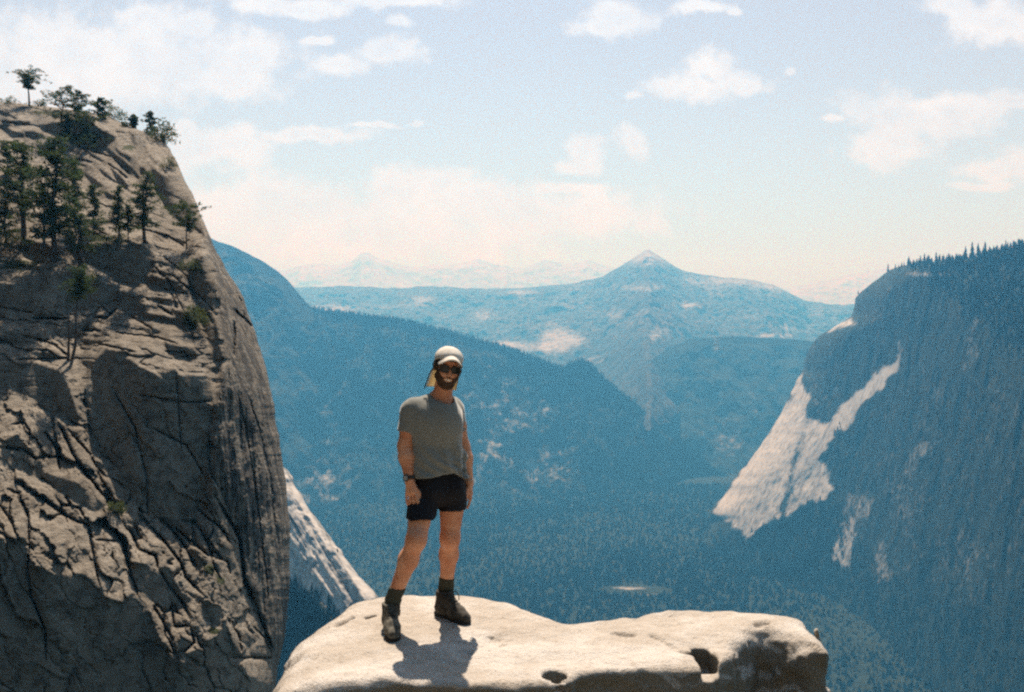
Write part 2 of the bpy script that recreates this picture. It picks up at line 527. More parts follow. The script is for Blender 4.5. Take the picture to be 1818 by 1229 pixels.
# -------- the big wall on the right
RW_EDGE = [(380, 2080), (400, 1950), (434, 1818), (450, 1760), (462, 1700), (466, 1640), (472, 1600), (478, 1582), (485, 1572), (495, 1560), (505, 1545), (518, 1530), (530, 1520),
           (545, 1518), (560, 1514), (568, 1502), (580, 1482), (592, 1462), (605, 1448), (620, 1437), (640, 1430), (660, 1424), (680, 1412), (700, 1404), (730, 1388), (760, 1370),
           (790, 1350), (820, 1328), (850, 1304), (880, 1284), (905, 1264), (914, 1261), (922, 1264), (930, 1262), (945, 1245), (970, 1205), (1000, 1150), (1050, 1050), (1100, 950), (1260, 700)]
RW_LIT = [  # bare slabs that lie back into the sun
    [(1424, 662), (1404, 700), (1345, 796), (1262, 912), (1285, 930), (1310, 940), (1330, 958), (1360, 935), (1395, 912), (1440, 890), (1480, 872), (1470, 842), (1452, 812), (1478, 780), (1505, 752),
     (1545, 705), (1592, 655), (1596, 632), (1560, 655), (1530, 678), (1500, 712), (1470, 752), (1442, 748), (1428, 735), (1436, 700)],
    [(1515, 560), (1470, 592), (1480, 594), (1518, 568)], [(1594, 600), (1590, 650), (1602, 648), (1603, 600)],
    [(1640, 655), (1655, 660), (1662, 745), (1640, 750)], [(1500, 880), (1555, 880), (1540, 920), (1490, 925)],
    [(1488, 930), (1515, 925), (1518, 960), (1505, 1018), (1470, 990)], [(1556, 960), (1578, 980), (1580, 1040), (1552, 1035)],
    [(1730, 545), (1742, 560), (1735, 640), (1712, 660)], [(1600, 835), (1640, 780), (1660, 790), (1620, 850)]]

def rw_lit(X, Y):
    xw = X + 11 * fbm(X / 26., Y / 40., 3.3, 5, .62, seed=61)
    yw = Y + 13 * fbm(X / 26., Y / 40., 9.3, 5, .62, seed=62)
    m = np.zeros(X.shape)
    for i, p in enumerate(RW_LIT):
        m = np.maximum(m, in_poly(p, xw, yw) * (1.0, 1.0, .45, 0, .3, .62, .42, .3, .25)[i])
    return m

def rw_forest_zone(X, Y):
    """where the trees grow: the plateau on top and the talus at the foot."""
    yb = np.interp(X, [1500, 1600, 1640, 1700, 1760, 1830, 2100], [470, 474, 490, 540, 590, 640, 700])
    top = sstep(10, -25, Y - yb - 25 * fbm(X / 60., Y / 60., 1.0, 4, seed=63))
    yt = np.interp(X, [1000, 1262, 1330, 1400, 1480, 1560, 1650, 1818, 2100], [900, 930, 958, 920, 900, 1000, 1060, 1130, 1150])
    bot = sstep(-12, 25, Y - yt - 25 * fbm(X / 50., Y / 50., 4.0, 4, seed=64))
    return top, bot

def rw_k(X, Y):
    top, bot = rw_forest_zone(X, Y)
    lit = blur(rw_lit(X, Y), 2)
    rib = fbm((X + 0.45 * Y) / 70., (Y - .3 * X) / 260., 2.0, 5, 0.6, seed=65)
    k = 0.36 - .12 * sstep(1450, 1650, X) + 0.22 * rib
    k = k * (1 - lit) + lit * (1.35 + .4 * rib)
    k = k * (1 - top) + top * 1.1
    k = k * (1 - bot) + bot * (1.25 - .75 * sstep(1420, 1600, X) + 0.3 * rib)
    return np.clip(k, -0.1, 1.9)

def rw_gx(X, Y):
    return -0.0006 - 0.0008 * sstep(1380, 1560, X) + 0.0005 * fbm(X / 80., Y / 220., 7.0, 4, seed=66)

def rw_disp(X, Y, P):
    n = fbm(P[..., 0] / 90., P[..., 1] / 90., P[..., 2] / 200., 6, 0.58, seed=67)
    n2 = fbm(P[..., 0] / 22., P[..., 1] / 22., P[..., 2] / 50., 4, 0.6, seed=68)
    lit = rw_lit(X, Y)
    return n * (15 - 7 * lit) + n2 * (4.5 - 1.5 * lit)

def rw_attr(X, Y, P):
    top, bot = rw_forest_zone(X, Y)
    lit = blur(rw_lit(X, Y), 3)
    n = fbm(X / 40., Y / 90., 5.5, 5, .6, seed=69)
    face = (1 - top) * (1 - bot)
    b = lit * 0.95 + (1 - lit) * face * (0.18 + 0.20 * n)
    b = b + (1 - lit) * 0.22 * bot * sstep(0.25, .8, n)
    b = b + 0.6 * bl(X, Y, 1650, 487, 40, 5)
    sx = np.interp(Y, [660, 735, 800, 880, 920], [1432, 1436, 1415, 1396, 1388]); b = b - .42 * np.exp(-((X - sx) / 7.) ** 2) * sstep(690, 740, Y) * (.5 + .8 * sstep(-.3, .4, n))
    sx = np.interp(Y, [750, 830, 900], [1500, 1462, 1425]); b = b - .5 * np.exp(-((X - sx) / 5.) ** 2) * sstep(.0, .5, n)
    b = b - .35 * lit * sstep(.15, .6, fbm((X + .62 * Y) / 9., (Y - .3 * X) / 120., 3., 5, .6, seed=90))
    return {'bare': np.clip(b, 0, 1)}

o, V_rw, A_rw = relief("granite_valley_wall", (680, 2000), (376, 1300), 3.0, rw_k, rw_gx, 0.25, (1300, 925, 2900.), RW_EDGE, 'left', 2000, 330, 60, 260, rw_disp, m_near, rw_attr,
                       edge_rough=2.5, seed=6)
tag(o, "huge shaded granite wall with a sunlit slab at its foot, right of the valley", "cliff")

# -------- streaked slab low on the left, across the gorge
SL_EDGE = [(790, 470), (815, 492), (835, 512), (846, 520), (856, 521), (870, 527), (890, 540), (920, 560), (950, 583), (980, 606), (1000, 620), (1030, 645), (1050, 662), (1065, 674), (1100, 690), (1180, 720), (1260, 740)]
def sl_lit(X, Y):
    s = X - (Y - 850) * 0.62
    st = fbm((X - .62 * Y) / 13., Y / 170., 1.0, 5, .6, seed=71)
    base = 0.5 + 0.9 * st
    foot = sstep(0, 40, Y - np.interp(X, [490, 520, 570, 600, 640, 700], [1000, 1022, 1050, 1085, 1120, 1160]))
    return np.clip(base, 0, 1) * (1 - foot), foot
def sl_k(X, Y):
    l, f = sl_lit(X, Y)
    return 0.35 + 0.95 * l * (1 - f) + 0.6 * f
def sl_attr(X, Y, P):
    l, f = sl_lit(X, Y)
    st = fbm((X - .62 * Y) / 11., Y / 150., 8.0, 5, .6, seed=72)
    return {'bare': np.clip((0.85 - 0.5 * sstep(0.0, .6, st)) * (1 - f), 0, 1)}
def sl_disp(X, Y, P):
    return 7 * fbm((X - .62 * Y) / 16., Y / 120., 3.0, 5, .55, seed=73) + 2.5 * fbm(P[..., 0] / 9., P[..., 1] / 9., P[..., 2] / 9., 4, .6, seed=74)
o, V_sl, A_sl = relief("granite_slab", (330, 760), (786, 1300), 2.5, sl_k, lambda X, Y: -0.0006 + 0 * X, 0.25, (590, 980, 900.), SL_EDGE, 'right', 340, 150, 40, 45, sl_disp, m_near, sl_attr, edge_rough=5.0, seed=7)
tag(o, "streaked pale granite slab beyond the gorge, low between the cliff and the ledge", "slab")

# -------- unseen wooded slope added behind the lens to block sky light
hx = np.linspace(-1500, 1500, 90); hs = np.linspace(0, 1, 60)
HX, HS = np.meshgrid(hx, hs)
HY = -14 - 620 * HS + 40 * fbm(HX / 200., HS * 5, octv=4, seed=81)
HZ = -160 + HS * 900 * (1 - .12 * HS) + 40 * fbm(HX / 180., HS * 6, 3.0, octv=5, seed=82)
o = mesh_np("sky_block_slope", np.stack([HX, HY, HZ], -1).reshape(-1, 3), grid_faces(60, 90), m_near, attrs={'bare': 0.15 + 0 * HX})
tag(o, "unseen wooded slope added behind the viewpoint to block sky light", "sky_block_slope", kind='structure')

# ------------------------------------------------------------------ forest on the far slopes (uncountable)
def forest(name, pts, heights, mat, seed, label, fat=1.0):
    rng = np.random.default_rng(seed)
    n, ns = len(pts), 5
    ang = rng.random(n)[:, None] * 6.28 + np.arange(ns)[None, :] * 2 * np.pi / ns
    Vs, Fs = [], []
    off = 0
    for (z0, z1, r) in ((0.08, 0.62, 0.19), (0.40, 1.0, 0.12)):
        rr = fat * r * heights * rng.uniform(.8, 1.25, n)
        ring = np.stack([pts[:, None, 0] + rr[:, None] * np.cos(ang), pts[:, None, 1] + rr[:, None] * np.sin(ang),
                         pts[:, None, 2] + (z0 * heights)[:, None] + 0 * ang], -1)
        tip = pts + np.stack([0 * heights, 0 * heights, z1 * heights], -1)
        V = np.concatenate([ring, tip[:, None, :]], 1).reshape(-1, 3)
        b = off + np.arange(n)[:, None] * (ns + 1)
        i = np.arange(ns)[None, :]
        Fs.append(np.stack([b + i, b + (i + 1) % ns, b + ns + 0 * i], -1).reshape(-1, 3))
        Vs.append(V)
        off += len(V)
    o = mesh_np(name, np.concatenate(Vs), np.concatenate(Fs), mat, smooth=False)
    tag(o, label, "forest", kind='stuff')
    return o

m_conifer, nt, b = new_mat("conifer_green")
c_ = nt.mix(nt.ramp(nt.noise(geo_pos(nt), 0.03, 4, .6), .35, .65), (0.008, 0.016, 0.011), (0.018, 0.029, 0.017))
nt.l.new(c_, b.inputs['Base Color'])
b.inputs['Roughness'].default_value = 0.95
b.inputs['Specular IOR Level'].default_value = 0.1

def pick(V, w, n, rng, jitter):
    P = V.reshape(-1, 3); w = np.clip(w.ravel(), 0, None)
    i = rng.choice(len(P), n, p=w / w.sum())
    return P[i] + rng.normal(0, 1, (n, 3)) * np.array([jitter, jitter, 0])

rng = np.random.default_rng(12)
Vd = V_dome[nb_d:]
dist = Vd[..., 1]
wd = np.clip(0.5 - bare_d[nb_d - 0:], 0.02, 1) if bare_d.shape[0] == Vd.shape[0] else np.clip(0.5 - bare_d[nb_d:], 0.02, 1)
xpix = Vd[..., 0] / Vd[..., 1] * F + CX
wd = wd * sstep(545, 575, xpix) * (1 + 2.0 * (np.arange(Vd.shape[0])[:, None] < 25))
p_d = pick(Vd, wd, 14000, rng, 6)
forest("ridge_forest", p_d, rng.uniform(11, 23, len(p_d)), m_conifer, 1, "dark conifer forest covering the long ridge")
Vw = V_rw[:, :330]
top, bot = rw_forest_zone(Vw[..., 0] / Vw[..., 1] * F + CX, YH - Vw[..., 2] / Vw[..., 1] * F)
wr = np.clip((top + bot) * 1.0 + 0.035, 0, 1) * np.clip(1.0 - 1.25 * A_rw['bare'][:, :330], 0, 1)
p_r = pick(Vw, wr, 16000, rng, 5)
forest("slope_forest", p_r, rng.uniform(11, 24, len(p_r)) * p_r[:, 1] / 2700, m_conifer, 2, "conifer forest on top and at the foot of the granite wall")
p_v = np.stack([rng.uniform(-1200, 1500, 46000), rng.uniform(1750, 4100, 46000), np.zeros(46000)], -1)
p_v = p_v[(bl(p_v[:, 0], p_v[:, 1], 345, 2530, 110, 60) < 0.4)]
p_v[:, 2] = VALLEY_Z - 4
forest("valley_forest", p_v, rng.uniform(9, 20, len(p_v)), m_conifer, 3, "dense dark forest on the valley floor", 1.9)
Vs_ = V_sl[:, :150]
xs_, ys_ = Vs_[..., 0] / Vs_[..., 1] * F + CX, YH - Vs_[..., 2] / Vs_[..., 1] * F
_, ft = sl_lit(xs_, ys_)
p_s = pick(Vs_, ft + 0.004, 2500, rng, 2)
forest("gorge_forest", p_s, rng.uniform(6, 15, len(p_s)), m_conifer, 4, "trees at the foot of the streaked granite slab")

# ------------------------------------------------------------------ haze over the whole valley
HZ0, HZ1 = VALLEY_Z - 130, 1650.0
hb = [(-26000, -8500, HZ0), (26000, -8500, HZ0), (26000, 26500, HZ0), (-26000, 26500, HZ0), (-26000, -8500, HZ1), (26000, -8500, HZ1), (26000, 26500, HZ1), (-26000, 26500, HZ1)]
m_haze = bpy.data.materials.new("haze_air")
m_haze.use_nodes = True
nt = NT(m_haze.node_tree)
nt.n.clear()
mo = nt.new('ShaderNodeOutputMaterial')
pv = nt.new('ShaderNodeVolumePrincipled')
pv.inputs['Color'].default_value = (0.095, 0.465, 1.0, 1)
pv.inputs['Absorption Color'].default_value = (1, 0.80, 1, 1)
pv.inputs['Density'].default_value = 0.000182
pv.inputs['Anisotropy'].default_value = 0.25
nt.l.new(pv.outputs[0], mo.inputs['Volume'])
o = mesh_np("haze", hb, np.array([(0, 3, 2, 1), (4, 5, 6, 7), (0, 1, 5, 4), (1, 2, 6, 5), (2, 3, 7, 6), (3, 0, 4, 7)]), m_haze, smooth=False)
tag(o, "blue summer haze filling the valley", "haze", kind='stuff')

# ------------------------------------------------------------------ the near cliff on the left
CL_EDGE = [(120, -420), (150, -260), (172, -120), (180, -10), (183, 30), (188, 70), (192, 110), (200, 160), (207, 195), (222, 225), (232, 250), (236, 275), (250, 292), (265, 303), (285, 312),
           (310, 323), (340, 340), (370, 351), (400, 365), (430, 376), (460, 391), (480, 403), (510, 421), (530, 432), (560, 443), (590, 453), (620, 463), (660, 474), (700, 482),
           (740, 489), (790, 498), (830, 504), (880, 510), (930, 514), (980, 515), (1030, 514), (1080, 512), (1130, 505), (1180, 495), (1229, 487), (1330, 460)]
CL_DARK = [  # steep or undercut faces (lie-back, polygon)
    (0.43, [(185, 618), (215, 630), (245, 646), (290, 668), (330, 664), (368, 664), (377, 690), (372, 760), (368, 840), (372, 872), (348, 895), (345, 925), (300, 922), (260, 918), (232, 885), (205, 850), (195, 815), (165, 770), (150, 700), (160, 650)]),
    (0.36, [(0, 640), (60, 640), (105, 655), (128, 690), (140, 745), (108, 742), (60, 712), (20, 690), (-260, 690), (-260, 645)]),
    (0.28, [(-260, 955), (45, 958), (55, 1005), (90, 1018), (172, 1022), (188, 1062), (215, 1072), (238, 1052), (262, 1078), (285, 1140), (310, 1162), (360, 1150), (385, 1130), (400, 1105), (418, 1160), (440, 1200), (485, 1215), (480, 1340), (-260, 1340)]),
    (0.36, [(115, 440), (150, 433), (275, 433), (272, 470), (258, 500), (232, 505), (185, 478), (150, 468)]),
    (0.40, [(-260, 500), (70, 500), (110, 482), (150, 480), (182, 502), (238, 530), (262, 552), (232, 556), (190, 540), (150, 556), (110, 552), (60, 562), (-260, 566)]),
    (0.39, [(345, 458), (376, 452), (381, 500), (384, 560), (392, 640), (374, 632), (365, 590), (350, 540), (335, 500)]),
    (0.41, [(268, 303), (300, 312), (320, 308), (342, 350), (362, 400), (374, 430), (345, 402), (320, 395), (300, 378), (280, 340)]),
    (0.39, [(205, 262), (240, 280), (262, 312), (236, 304), (220, 280)]), (0.39, [(232, 240), (256, 234), (257, 262), (247, 292), (236, 262)]),
    (0.41, [(62, 222), (130, 214), (185, 230), (214, 242), (180, 268), (146, 262), (108, 242)]),
    (0.39, [(0, 212), (55, 212), (52, 222), (0, 224)]), (0.39, [(10, 232), (78, 234), (76, 244), (20, 244)]),
    (0.38, [(194, 292), (212, 306), (232, 330), (222, 332), (200, 310)]), (0.38, [(92, 300), (148, 318), (165, 296), (150, 284), (140, 300), (104, 290)]),
    (0.38, [(120, 575), (170, 560), (182, 548), (172, 570), (140, 586)]), (0.38, [(60, 590), (135, 575), (140, 590), (70, 602)]), (0.38, [(0, 580), (50, 590), (76, 604), (40, 604), (0, 598)]),
    (0.41, [(62, 832), (120, 848), (165, 880), (195, 905), (165, 912), (120, 884), (80, 850)]), (0.39, [(0, 795), (30, 770), (55, 800), (80, 820), (76, 850), (30, 835), (0, 830)]),
    (0.39, [(205, 985), (222, 990), (215, 1050), (200, 1055)]), (0.39, [(235, 1000), (300, 1010), (330, 1060), (300, 1080), (250, 1060)]), (0.41, [(352, 1060), (395, 1080), (398, 1120), (360, 1100)]),
    (0.41, [(432, 962), (446, 1010), (472, 1090), (492, 1162), (482, 1165), (458, 1100), (442, 1050), (428, 990)]),
    (0.38, [(300, 545), (335, 552), (352, 580), (330, 588), (310, 565)]), (0.38, [(290, 605), (345, 618), (352, 632), (300, 626)]),
    (0.38, [(288, 660), (312, 652), (318, 660), (316, 800), (310, 800)]),
]
CL_CRACKS = [  # open joints followed on the face: half width (px), depth (m), path
    (2.6, 1.3, [(13, 868), (33, 878), (49, 910), (52, 966), (49, 1011), (55, 1057), (81, 1122), (81, 1171)]), (3.0, 1.4, [(65, 878), (98, 904), (130, 923), (156, 933), (163, 966), (171, 1014), (177, 1040)]),
    (3.2, 1.3, [(195, 933), (221, 966), (225, 992), (234, 1024), (247, 1063)]), (3.2, 1.3, [(228, 936), (247, 975), (277, 988), (280, 1011)]), (2.6, 1.2, [(260, 930), (290, 959), (322, 1001), (329, 1024), (361, 1057)]),
    (3.0, 1.3, [(293, 927), (325, 966), (351, 1011)]), (2.2, 1.0, [(309, 936), (345, 966), (374, 992)]), (2.4, 1.1, [(345, 927), (361, 949), (374, 982), (377, 998), (392, 1030)]), (2.0, .9, [(351, 904), (390, 936), (410, 966)]),
    (4.2, 1.8, [(381, 880), (410, 930), (426, 959), (433, 1024), (455, 1077), (470, 1120), (490, 1168)]), (2.8, 1.2, [(283, 1011), (299, 1040), (325, 1070), (338, 1099)]), (2.8, 1.1, [(273, 1076), (299, 1122), (309, 1141)]),
    (2.4, 1.0, [(306, 1083), (309, 1112), (338, 1112)]), (2.4, 1.0, [(338, 1112), (345, 1141), (325, 1158)]), (2.4, 1.1, [(403, 1096), (423, 1128), (429, 1158)]), (2.6, 1.2, [(405, 1167), (440, 1168), (482, 1169)]),
    (2.0, .9, [(449, 1112), (468, 1132), (485, 1164)]), (1.8, .7, [(169, 959), (211, 962)]), (3.6, 1.6, [(104, 752), (114, 773), (131, 809), (156, 845), (186, 883), (201, 900)]), (2.4, 1.0, [(120, 762), (160, 807), (184, 860), (203, 889)]),
    (3.2, 1.2, [(0, 794), (42, 798), (63, 815), (78, 811)]), (2.6, 1.1, [(78, 765), (101, 798), (106, 838)]), (2.2, .9, [(21, 754), (42, 750), (53, 765), (50, 798)]), (2.4, 1.0, [(23, 870), (40, 898), (51, 923)]), (2.2, .9, [(0, 898), (19, 925)]),
    (3.2, 1.2, [(74, 881), (101, 902), (118, 919)]), (2.4, 1.0, [(40, 596), (68, 603), (100, 614), (122, 634)]), (1.6, .7, [(27, 639), (118, 636)]), (2.4, 1.2, [(161, 562), (188, 566), (206, 548)]), (2.2, 1.0, [(143, 587), (179, 587)]),
    (2.4, 1.0, [(54, 566), (125, 566)]), (2.6, 1.1, [(279, 543), (307, 560)]), (1.6, .7, [(231, 562), (271, 585)]), (2.2, .9, [(294, 625), (328, 625), (334, 634)]), (1.8, .8, [(303, 520), (315, 549)]), (1.8, .8, [(307, 490), (328, 507), (362, 532), (384, 560)]),
    (2.8, 1.5, [(415, 549), (449, 581)]), (1.6, .8, [(415, 570), (417, 592), (415, 634)]), (2.0, .9, [(366, 553), (379, 575)]), (1.8, .9, [(0, 216), (79, 226)]), (2.2, 1.2, [(100, 243), (161, 268)]), (2.2, 1.2, [(132, 282), (166, 289)]),
    (2.0, 1.1, [(59, 268), (152, 296)]), (2.6, 1.4, [(190, 289), (228, 318)]), (1.6, .8, [(0, 255), (60, 262), (120, 300)]), (1.6, .9, [(160, 268), (200, 280), (230, 310)]), (1.6, .8, [(210, 395), (300, 420), (330, 440)]), (1.4, .7, [(270, 470), (300, 500), (330, 560), (345, 610)]),
    (1.4, .7, [(290, 455), (330, 490), (352, 540)]), (1.6, .8, [(200, 590), (280, 600), (320, 612)]), (1.6, .8, [(170, 610), (240, 625)]), (1.5, .8, [(0, 545), (60, 556)]), (1.5, .7, [(312, 655), (318, 730), (322, 800)]),
    (2.2, 1.0, [(200, 690), (240, 760), (260, 850), (262, 915)]), (1.8, .8, [(240, 700), (330, 715), (372, 712)]), (2.0, .9, [(270, 760), (330, 790), (366, 850)]), 
    (1.5, .45, [(440, 700), (460, 760), (480, 850), (490, 950)]), (1.5, .45, [(420, 690), (436, 760), (455, 880), (470, 1000), (480, 1100)]), (1.4, .6, [(405, 480), (430, 540), (440, 600)]),
]
def cl_grooves(X, Y):
    """depth of the open joints (m) and rounding of the block edges beside them."""
    g = np.zeros(X.shape); lip = np.zeros(X.shape)
    xw = X + 1.5 * fbm(X / 7., Y / 7., 1.5, 4, seed=141); yw = Y + 1.5 * fbm(X / 7., Y / 7., 8.5, 4, seed=142)
    for hw, dp, path in CL_CRACKS:
        hw = hw * .8
        P = np.asarray(path, float)
        R_ = hw * 6 + 6
        m = (X > P[:, 0].min() - R_) & (X < P[:, 0].max() + R_) & (Y > P[:, 1].min() - R_) & (Y < P[:, 1].max() + R_)
        if not m.any(): continue
        x, y = xw[m], yw[m]
        dmin = np.full(x.shape, 1e9); al = np.zeros(x.shape)
        n = len(P) - 1
        for a in range(n):
            ex, ey = P[a + 1] - P[a]
            t = np.clip(((x - P[a, 0]) * ex + (y - P[a, 1]) * ey) / (ex * ex + ey * ey), 0, 1)
            d_ = np.hypot(x - P[a, 0] - t * ex, y - P[a, 1] - t * ey)
            al = np.where(d_ < dmin, (a + t) / n, al); dmin = np.minimum(dmin, d_)
        tp = sstep(0, .12, al) * sstep(1, .88, al) * .8 + .2
        g[m] = np.maximum(g[m], dp * tp * sstep(hw * 1.15, hw * .45, dmin))
        lip[m] = np.maximum(lip[m], .45 * dp * tp * np.exp(-dmin / (hw * 2.2)))
    return (g * (.45 + .75 * sstep(-.5, .4, fbm(X / 14., Y / 14., 4.4, 3, seed=143))) + lip) * (1 - .45 * cl_darkmask(X, Y))
def cl_bed(X, Y):
    """sheeting planes: dipping to the right on the dome, level lower down."""
    dip = np.interp(Y, [180, 330, 480, 640], [0.42, 0.40, 0.16, 0.06]) * np.clip(1 + X / 400., .6, 1.8)
    return Y - dip * X
def cl_low(Y):
    return sstep(640, 760, Y)
def cl_face(X, Y):
    """1 on the smooth wall that turns right into the valley."""
    xb = np.interp(Y, [150, 430, 480, 560, 640, 700, 860, 990, 1100, 1180, 1300], [500, 360, 384, 388, 402, 384, 384, 432, 470, 486, 500])
    return sstep(-5, 7, X - xb)
def cl_k(X, Y):
    xw = X + 3.5 * fbm(X / 16., Y / 16., 1.0, 4, seed=101); yw = Y + 3.5 * fbm(X / 16., Y / 16., 5.0, 4, seed=102)
    b = cl_bed(X, Y); low = cl_low(Y); fc = cl_face(X, Y)
    n1 = fbm(X / 75., b / 9., 2.0, 5, .6, seed=103)
    n2 = fbm(X / 30., b / 30., 6.0, 5, .55, seed=104)
    up = np.interp(Y, [180, 430, 520, 640], [2.1, 2.1, 1.9, 1.8]) + 0.4 * n2 - 2.3 * sstep(0.34 - .2 * bl(Y, 0, 560, 0, 90, 1), 0.55 - .15 * bl(Y, 0, 560, 0, 90, 1), n1) + .35 * sstep(0, -.5, n1)
    jo = fbm((X - .5 * Y) / 13., (Y + .3 * X) / 30., 4.0, 5, .55, seed=105)
    lo = 1.5 + 0.4 * jo
    k = up * (1 - low) + lo * low
    st = fbm(X / 16., Y / 120., 9.0, 5, .6, seed=106)
    kf = np.interp(Y, [200, 620, 720, 860, 1200], [1.15, 1.1, 0.50, 0.25, 0.15]) + 0.6 * st
    k = k * (1 - fc) + kf * fc
    D = np.zeros(X.shape); kd = np.zeros(X.shape)
    for kk, p in CL_DARK:
        m = in_poly(p, xw, yw)
        D = np.where(m, 1.0, D); kd = np.where(m, kk, kd)
    kd = kd + .07 * jo
    D = blur(D, 1)
    return np.clip(k * (1 - D) + kd * D, -0.45, 2.4)
def cl_darkmask(X, Y):
    m = np.zeros(X.shape)
    for kk, p in CL_DARK:
        m = np.maximum(m, in_poly(p, X, Y))
    return blur(m, 3)
def cl_gx(X, Y):
    return 0.0002 + 0.0014 * cl_face(X, Y)
def cl_disp(X, Y, P):
    low = cl_low(Y); fc = cl_face(X, Y)
    wx_ = fbm(X / 40., Y / 40., 2.2, 4, seed=111) * 22; wy_ = fbm(X / 40., Y / 40., 7.2, 4, seed=112) * 22
    d_low = 0
    for sc, amp, sd in ((1.15, 1.35, 3), (0.5, .22, 4)):
        p = (X + wx_ - .50 * Y) / (34. * sc); q = (Y + wy_ + .15 * X) / (80. * sc)
        f1, e, cid, ox, oy = voro(p, q, seed=sd, jit=.95)
        op = sstep(-.15, .45, fbm(X / 50., Y / 50., sd * 3., 4, seed=116 + sd))
        wdt = .05 + .12 * op
        d_low = d_low + amp * (np.clip(1 - e / wdt, 0, 1) ** 1.5 * (.25 + .9 * op) + (cid - .5) * 0.8 + .2 * f1 * f1 + 1.5 * ox * ((cid * 57.3) % 1 - .5) + 1.9 * oy * ((cid * 91.7) % 1 - .62))
    p2 = (X + wx_) / 90.; q2 = (cl_bed(X, Y) + .5 * wy_) / 20.
    f1b, eb, cidb, oxb, oyb = voro(p2, q2, seed=8, jit=.95)
    opb = sstep(-.1, .5, fbm(X / 60., Y / 40., 13., 4, seed=126))
    sheets = np.clip(1 - eb / (.05 + .1 * opb), 0, 1) ** 1.5 * .5 * (.15 + opb) + (cidb - .5) * 0.5 + .15 * f1b * f1b + .7 * oxb * ((cidb * 57.3) % 1 - .5) + .8 * oyb * ((cidb * 91.7) % 1 - .5)
    fine = fbm(P[..., 0] / 1.6, P[..., 1] / 3.0, P[..., 2] / 1.2, 5, .6, seed=113)
    big = fbm(P[..., 0] / 7., P[..., 1] / 12., P[..., 2] / 6., 4, .55, seed=114)
    flute = fbm(X / 9., Y / 90., 3.3, 5, .6, seed=115)
    calm = 1 - .75 * cl_darkmask(X, Y)
    d = (.72 * low * d_low + (1 - low) * sheets * .8) * calm
    return d * (1 - fc) + fc * (0.6 * flute + .07 * sheets) + fine * (0.10 + .14 * low) * calm + big * 0.6 * (1 - .5 * fc) * calm + cl_grooves(X, Y)
def cl_attr(X, Y, P):
    fc = cl_face(X, Y)
    sh = 0
    for cx, cy, rx, ry in [(345, 565, 22, 20), (205, 902, 14, 12), (195, 425, 40, 8), (150, 245, 40, 16), (228, 262, 14, 6), (372, 1010, 14, 14), (392, 1030, 10, 10), (380, 1120, 12, 8), (90, 200, 50, 5), (345, 475, 20, 12), (30, 470, 60, 12), (345, 925, 8, 8)]:
        sh = sh + 0.9 * bl(X, Y, cx, cy, rx, ry)
    return {'moss': np.clip(sh, 0, 1), 'wall': fc}

m_cliff, nt, b = new_mat("weathered_granite")
p = geo_pos(nt)
n_big = nt.noise(p, 0.16, 6, .6)
n_mid = nt.noise(p, 1.1, 7, .65)
n_fin = nt.noise(p, 7.0, 5, .7)
c = nt.mix(nt.ramp(n_big, .35, .65), (0.225, 0.195, 0.155), (0.305, 0.27, 0.222))
c = nt.mix(nt.math('MULTIPLY', nt.ramp(n_mid, .46, .64), .75), c, (0.095, 0.081, 0.064))
c = nt.mix(nt.math('MULTIPLY', nt.ramp(n_fin, .52, .68), .45), c, (0.085, 0.076, 0.065))
stain_shade = nt.noise(nt.scale(p, (1, 1, .07)), 0.9, 5, .6)
c = nt.mix(nt.math('MULTIPLY', nt.math('MULTIPLY', nt.ramp(stain_shade, .42, .58), attr(nt, 'wall')), .9), c, (0.07, 0.068, 0.065))  # rock streaks, strengthened to put the right wall's shade into the colour
ms = nt.math('ADD', attr(nt, 'moss'), nt.math('MULTIPLY', nt.math('SUBTRACT', n_mid, .5), 2.2))
c = nt.mix(nt.ramp(ms, .45, .62), c, (0.045, 0.055, 0.022))
nt.l.new(c, b.inputs['Base Color'])
b.inputs['Roughness'].default_value = 0.9
b.inputs['Specular IOR Level'].default_value = 0.2
bump(nt, b, nt.math('ADD', n_fin, nt.math('MULTIPLY', n_mid, 2.0)), 0.9, 0.25)

o, V_cl, A_cl = relief("cliff", (-420, 530), (116, 1336), 2.0, cl_k, cl_gx, 0.05, (150, 440, 112.), CL_EDGE, 'right', -420, 520, 46, 7.0, cl_disp, m_cliff, cl_attr,
                       edge_rough=2.2, seed=9, yrows=np.concatenate([np.arange(116, 176, 4.0), np.arange(176, 1240, 1.6), np.arange(1240, 1337, 4.0)]))
tag(o, "craggy granite cliff with blocky ledges and pines, filling the left side", "cliff")


# unseen rock flank, added at the left to keep sky light off the cliff
fy = np.linspace(-30, 135, 70); fz = np.linspace(-75, 150, 70)
FY, FZ = np.meshgrid(fy, fz)
FX = -np.interp(FY, [-30, 40, 135], [50, 50, 74]) - (FZ + 40) * .12 * (FZ > -40) + 4 * fbm(FY / 14., FZ / 9., 1.0, 5, seed=151)
o = mesh_np("sky_block_flank", np.stack([FX, FY, FZ], -1).reshape(-1, 3), grid_faces(70, 70), m_cliff, attrs={'moss': 0 * FX, 'wall': 0 * FX})
tag(o, "unseen granite flank added left of the picture to darken the near cliff", "cliff", kind='structure')
CLX = V_cl[..., 0] / V_cl[..., 1] * F + CX
CLY = YH - V_cl[..., 2] / V_cl[..., 1] * F
def on_cliff(x, y, nmax=520):
    d = (CLX[:, :nmax] - x) ** 2 + (CLY[:, :nmax] - y) ** 2
    i = np.argmin(d)
    P = V_cl[:, :nmax].reshape(-1, 3)[i]
    return P

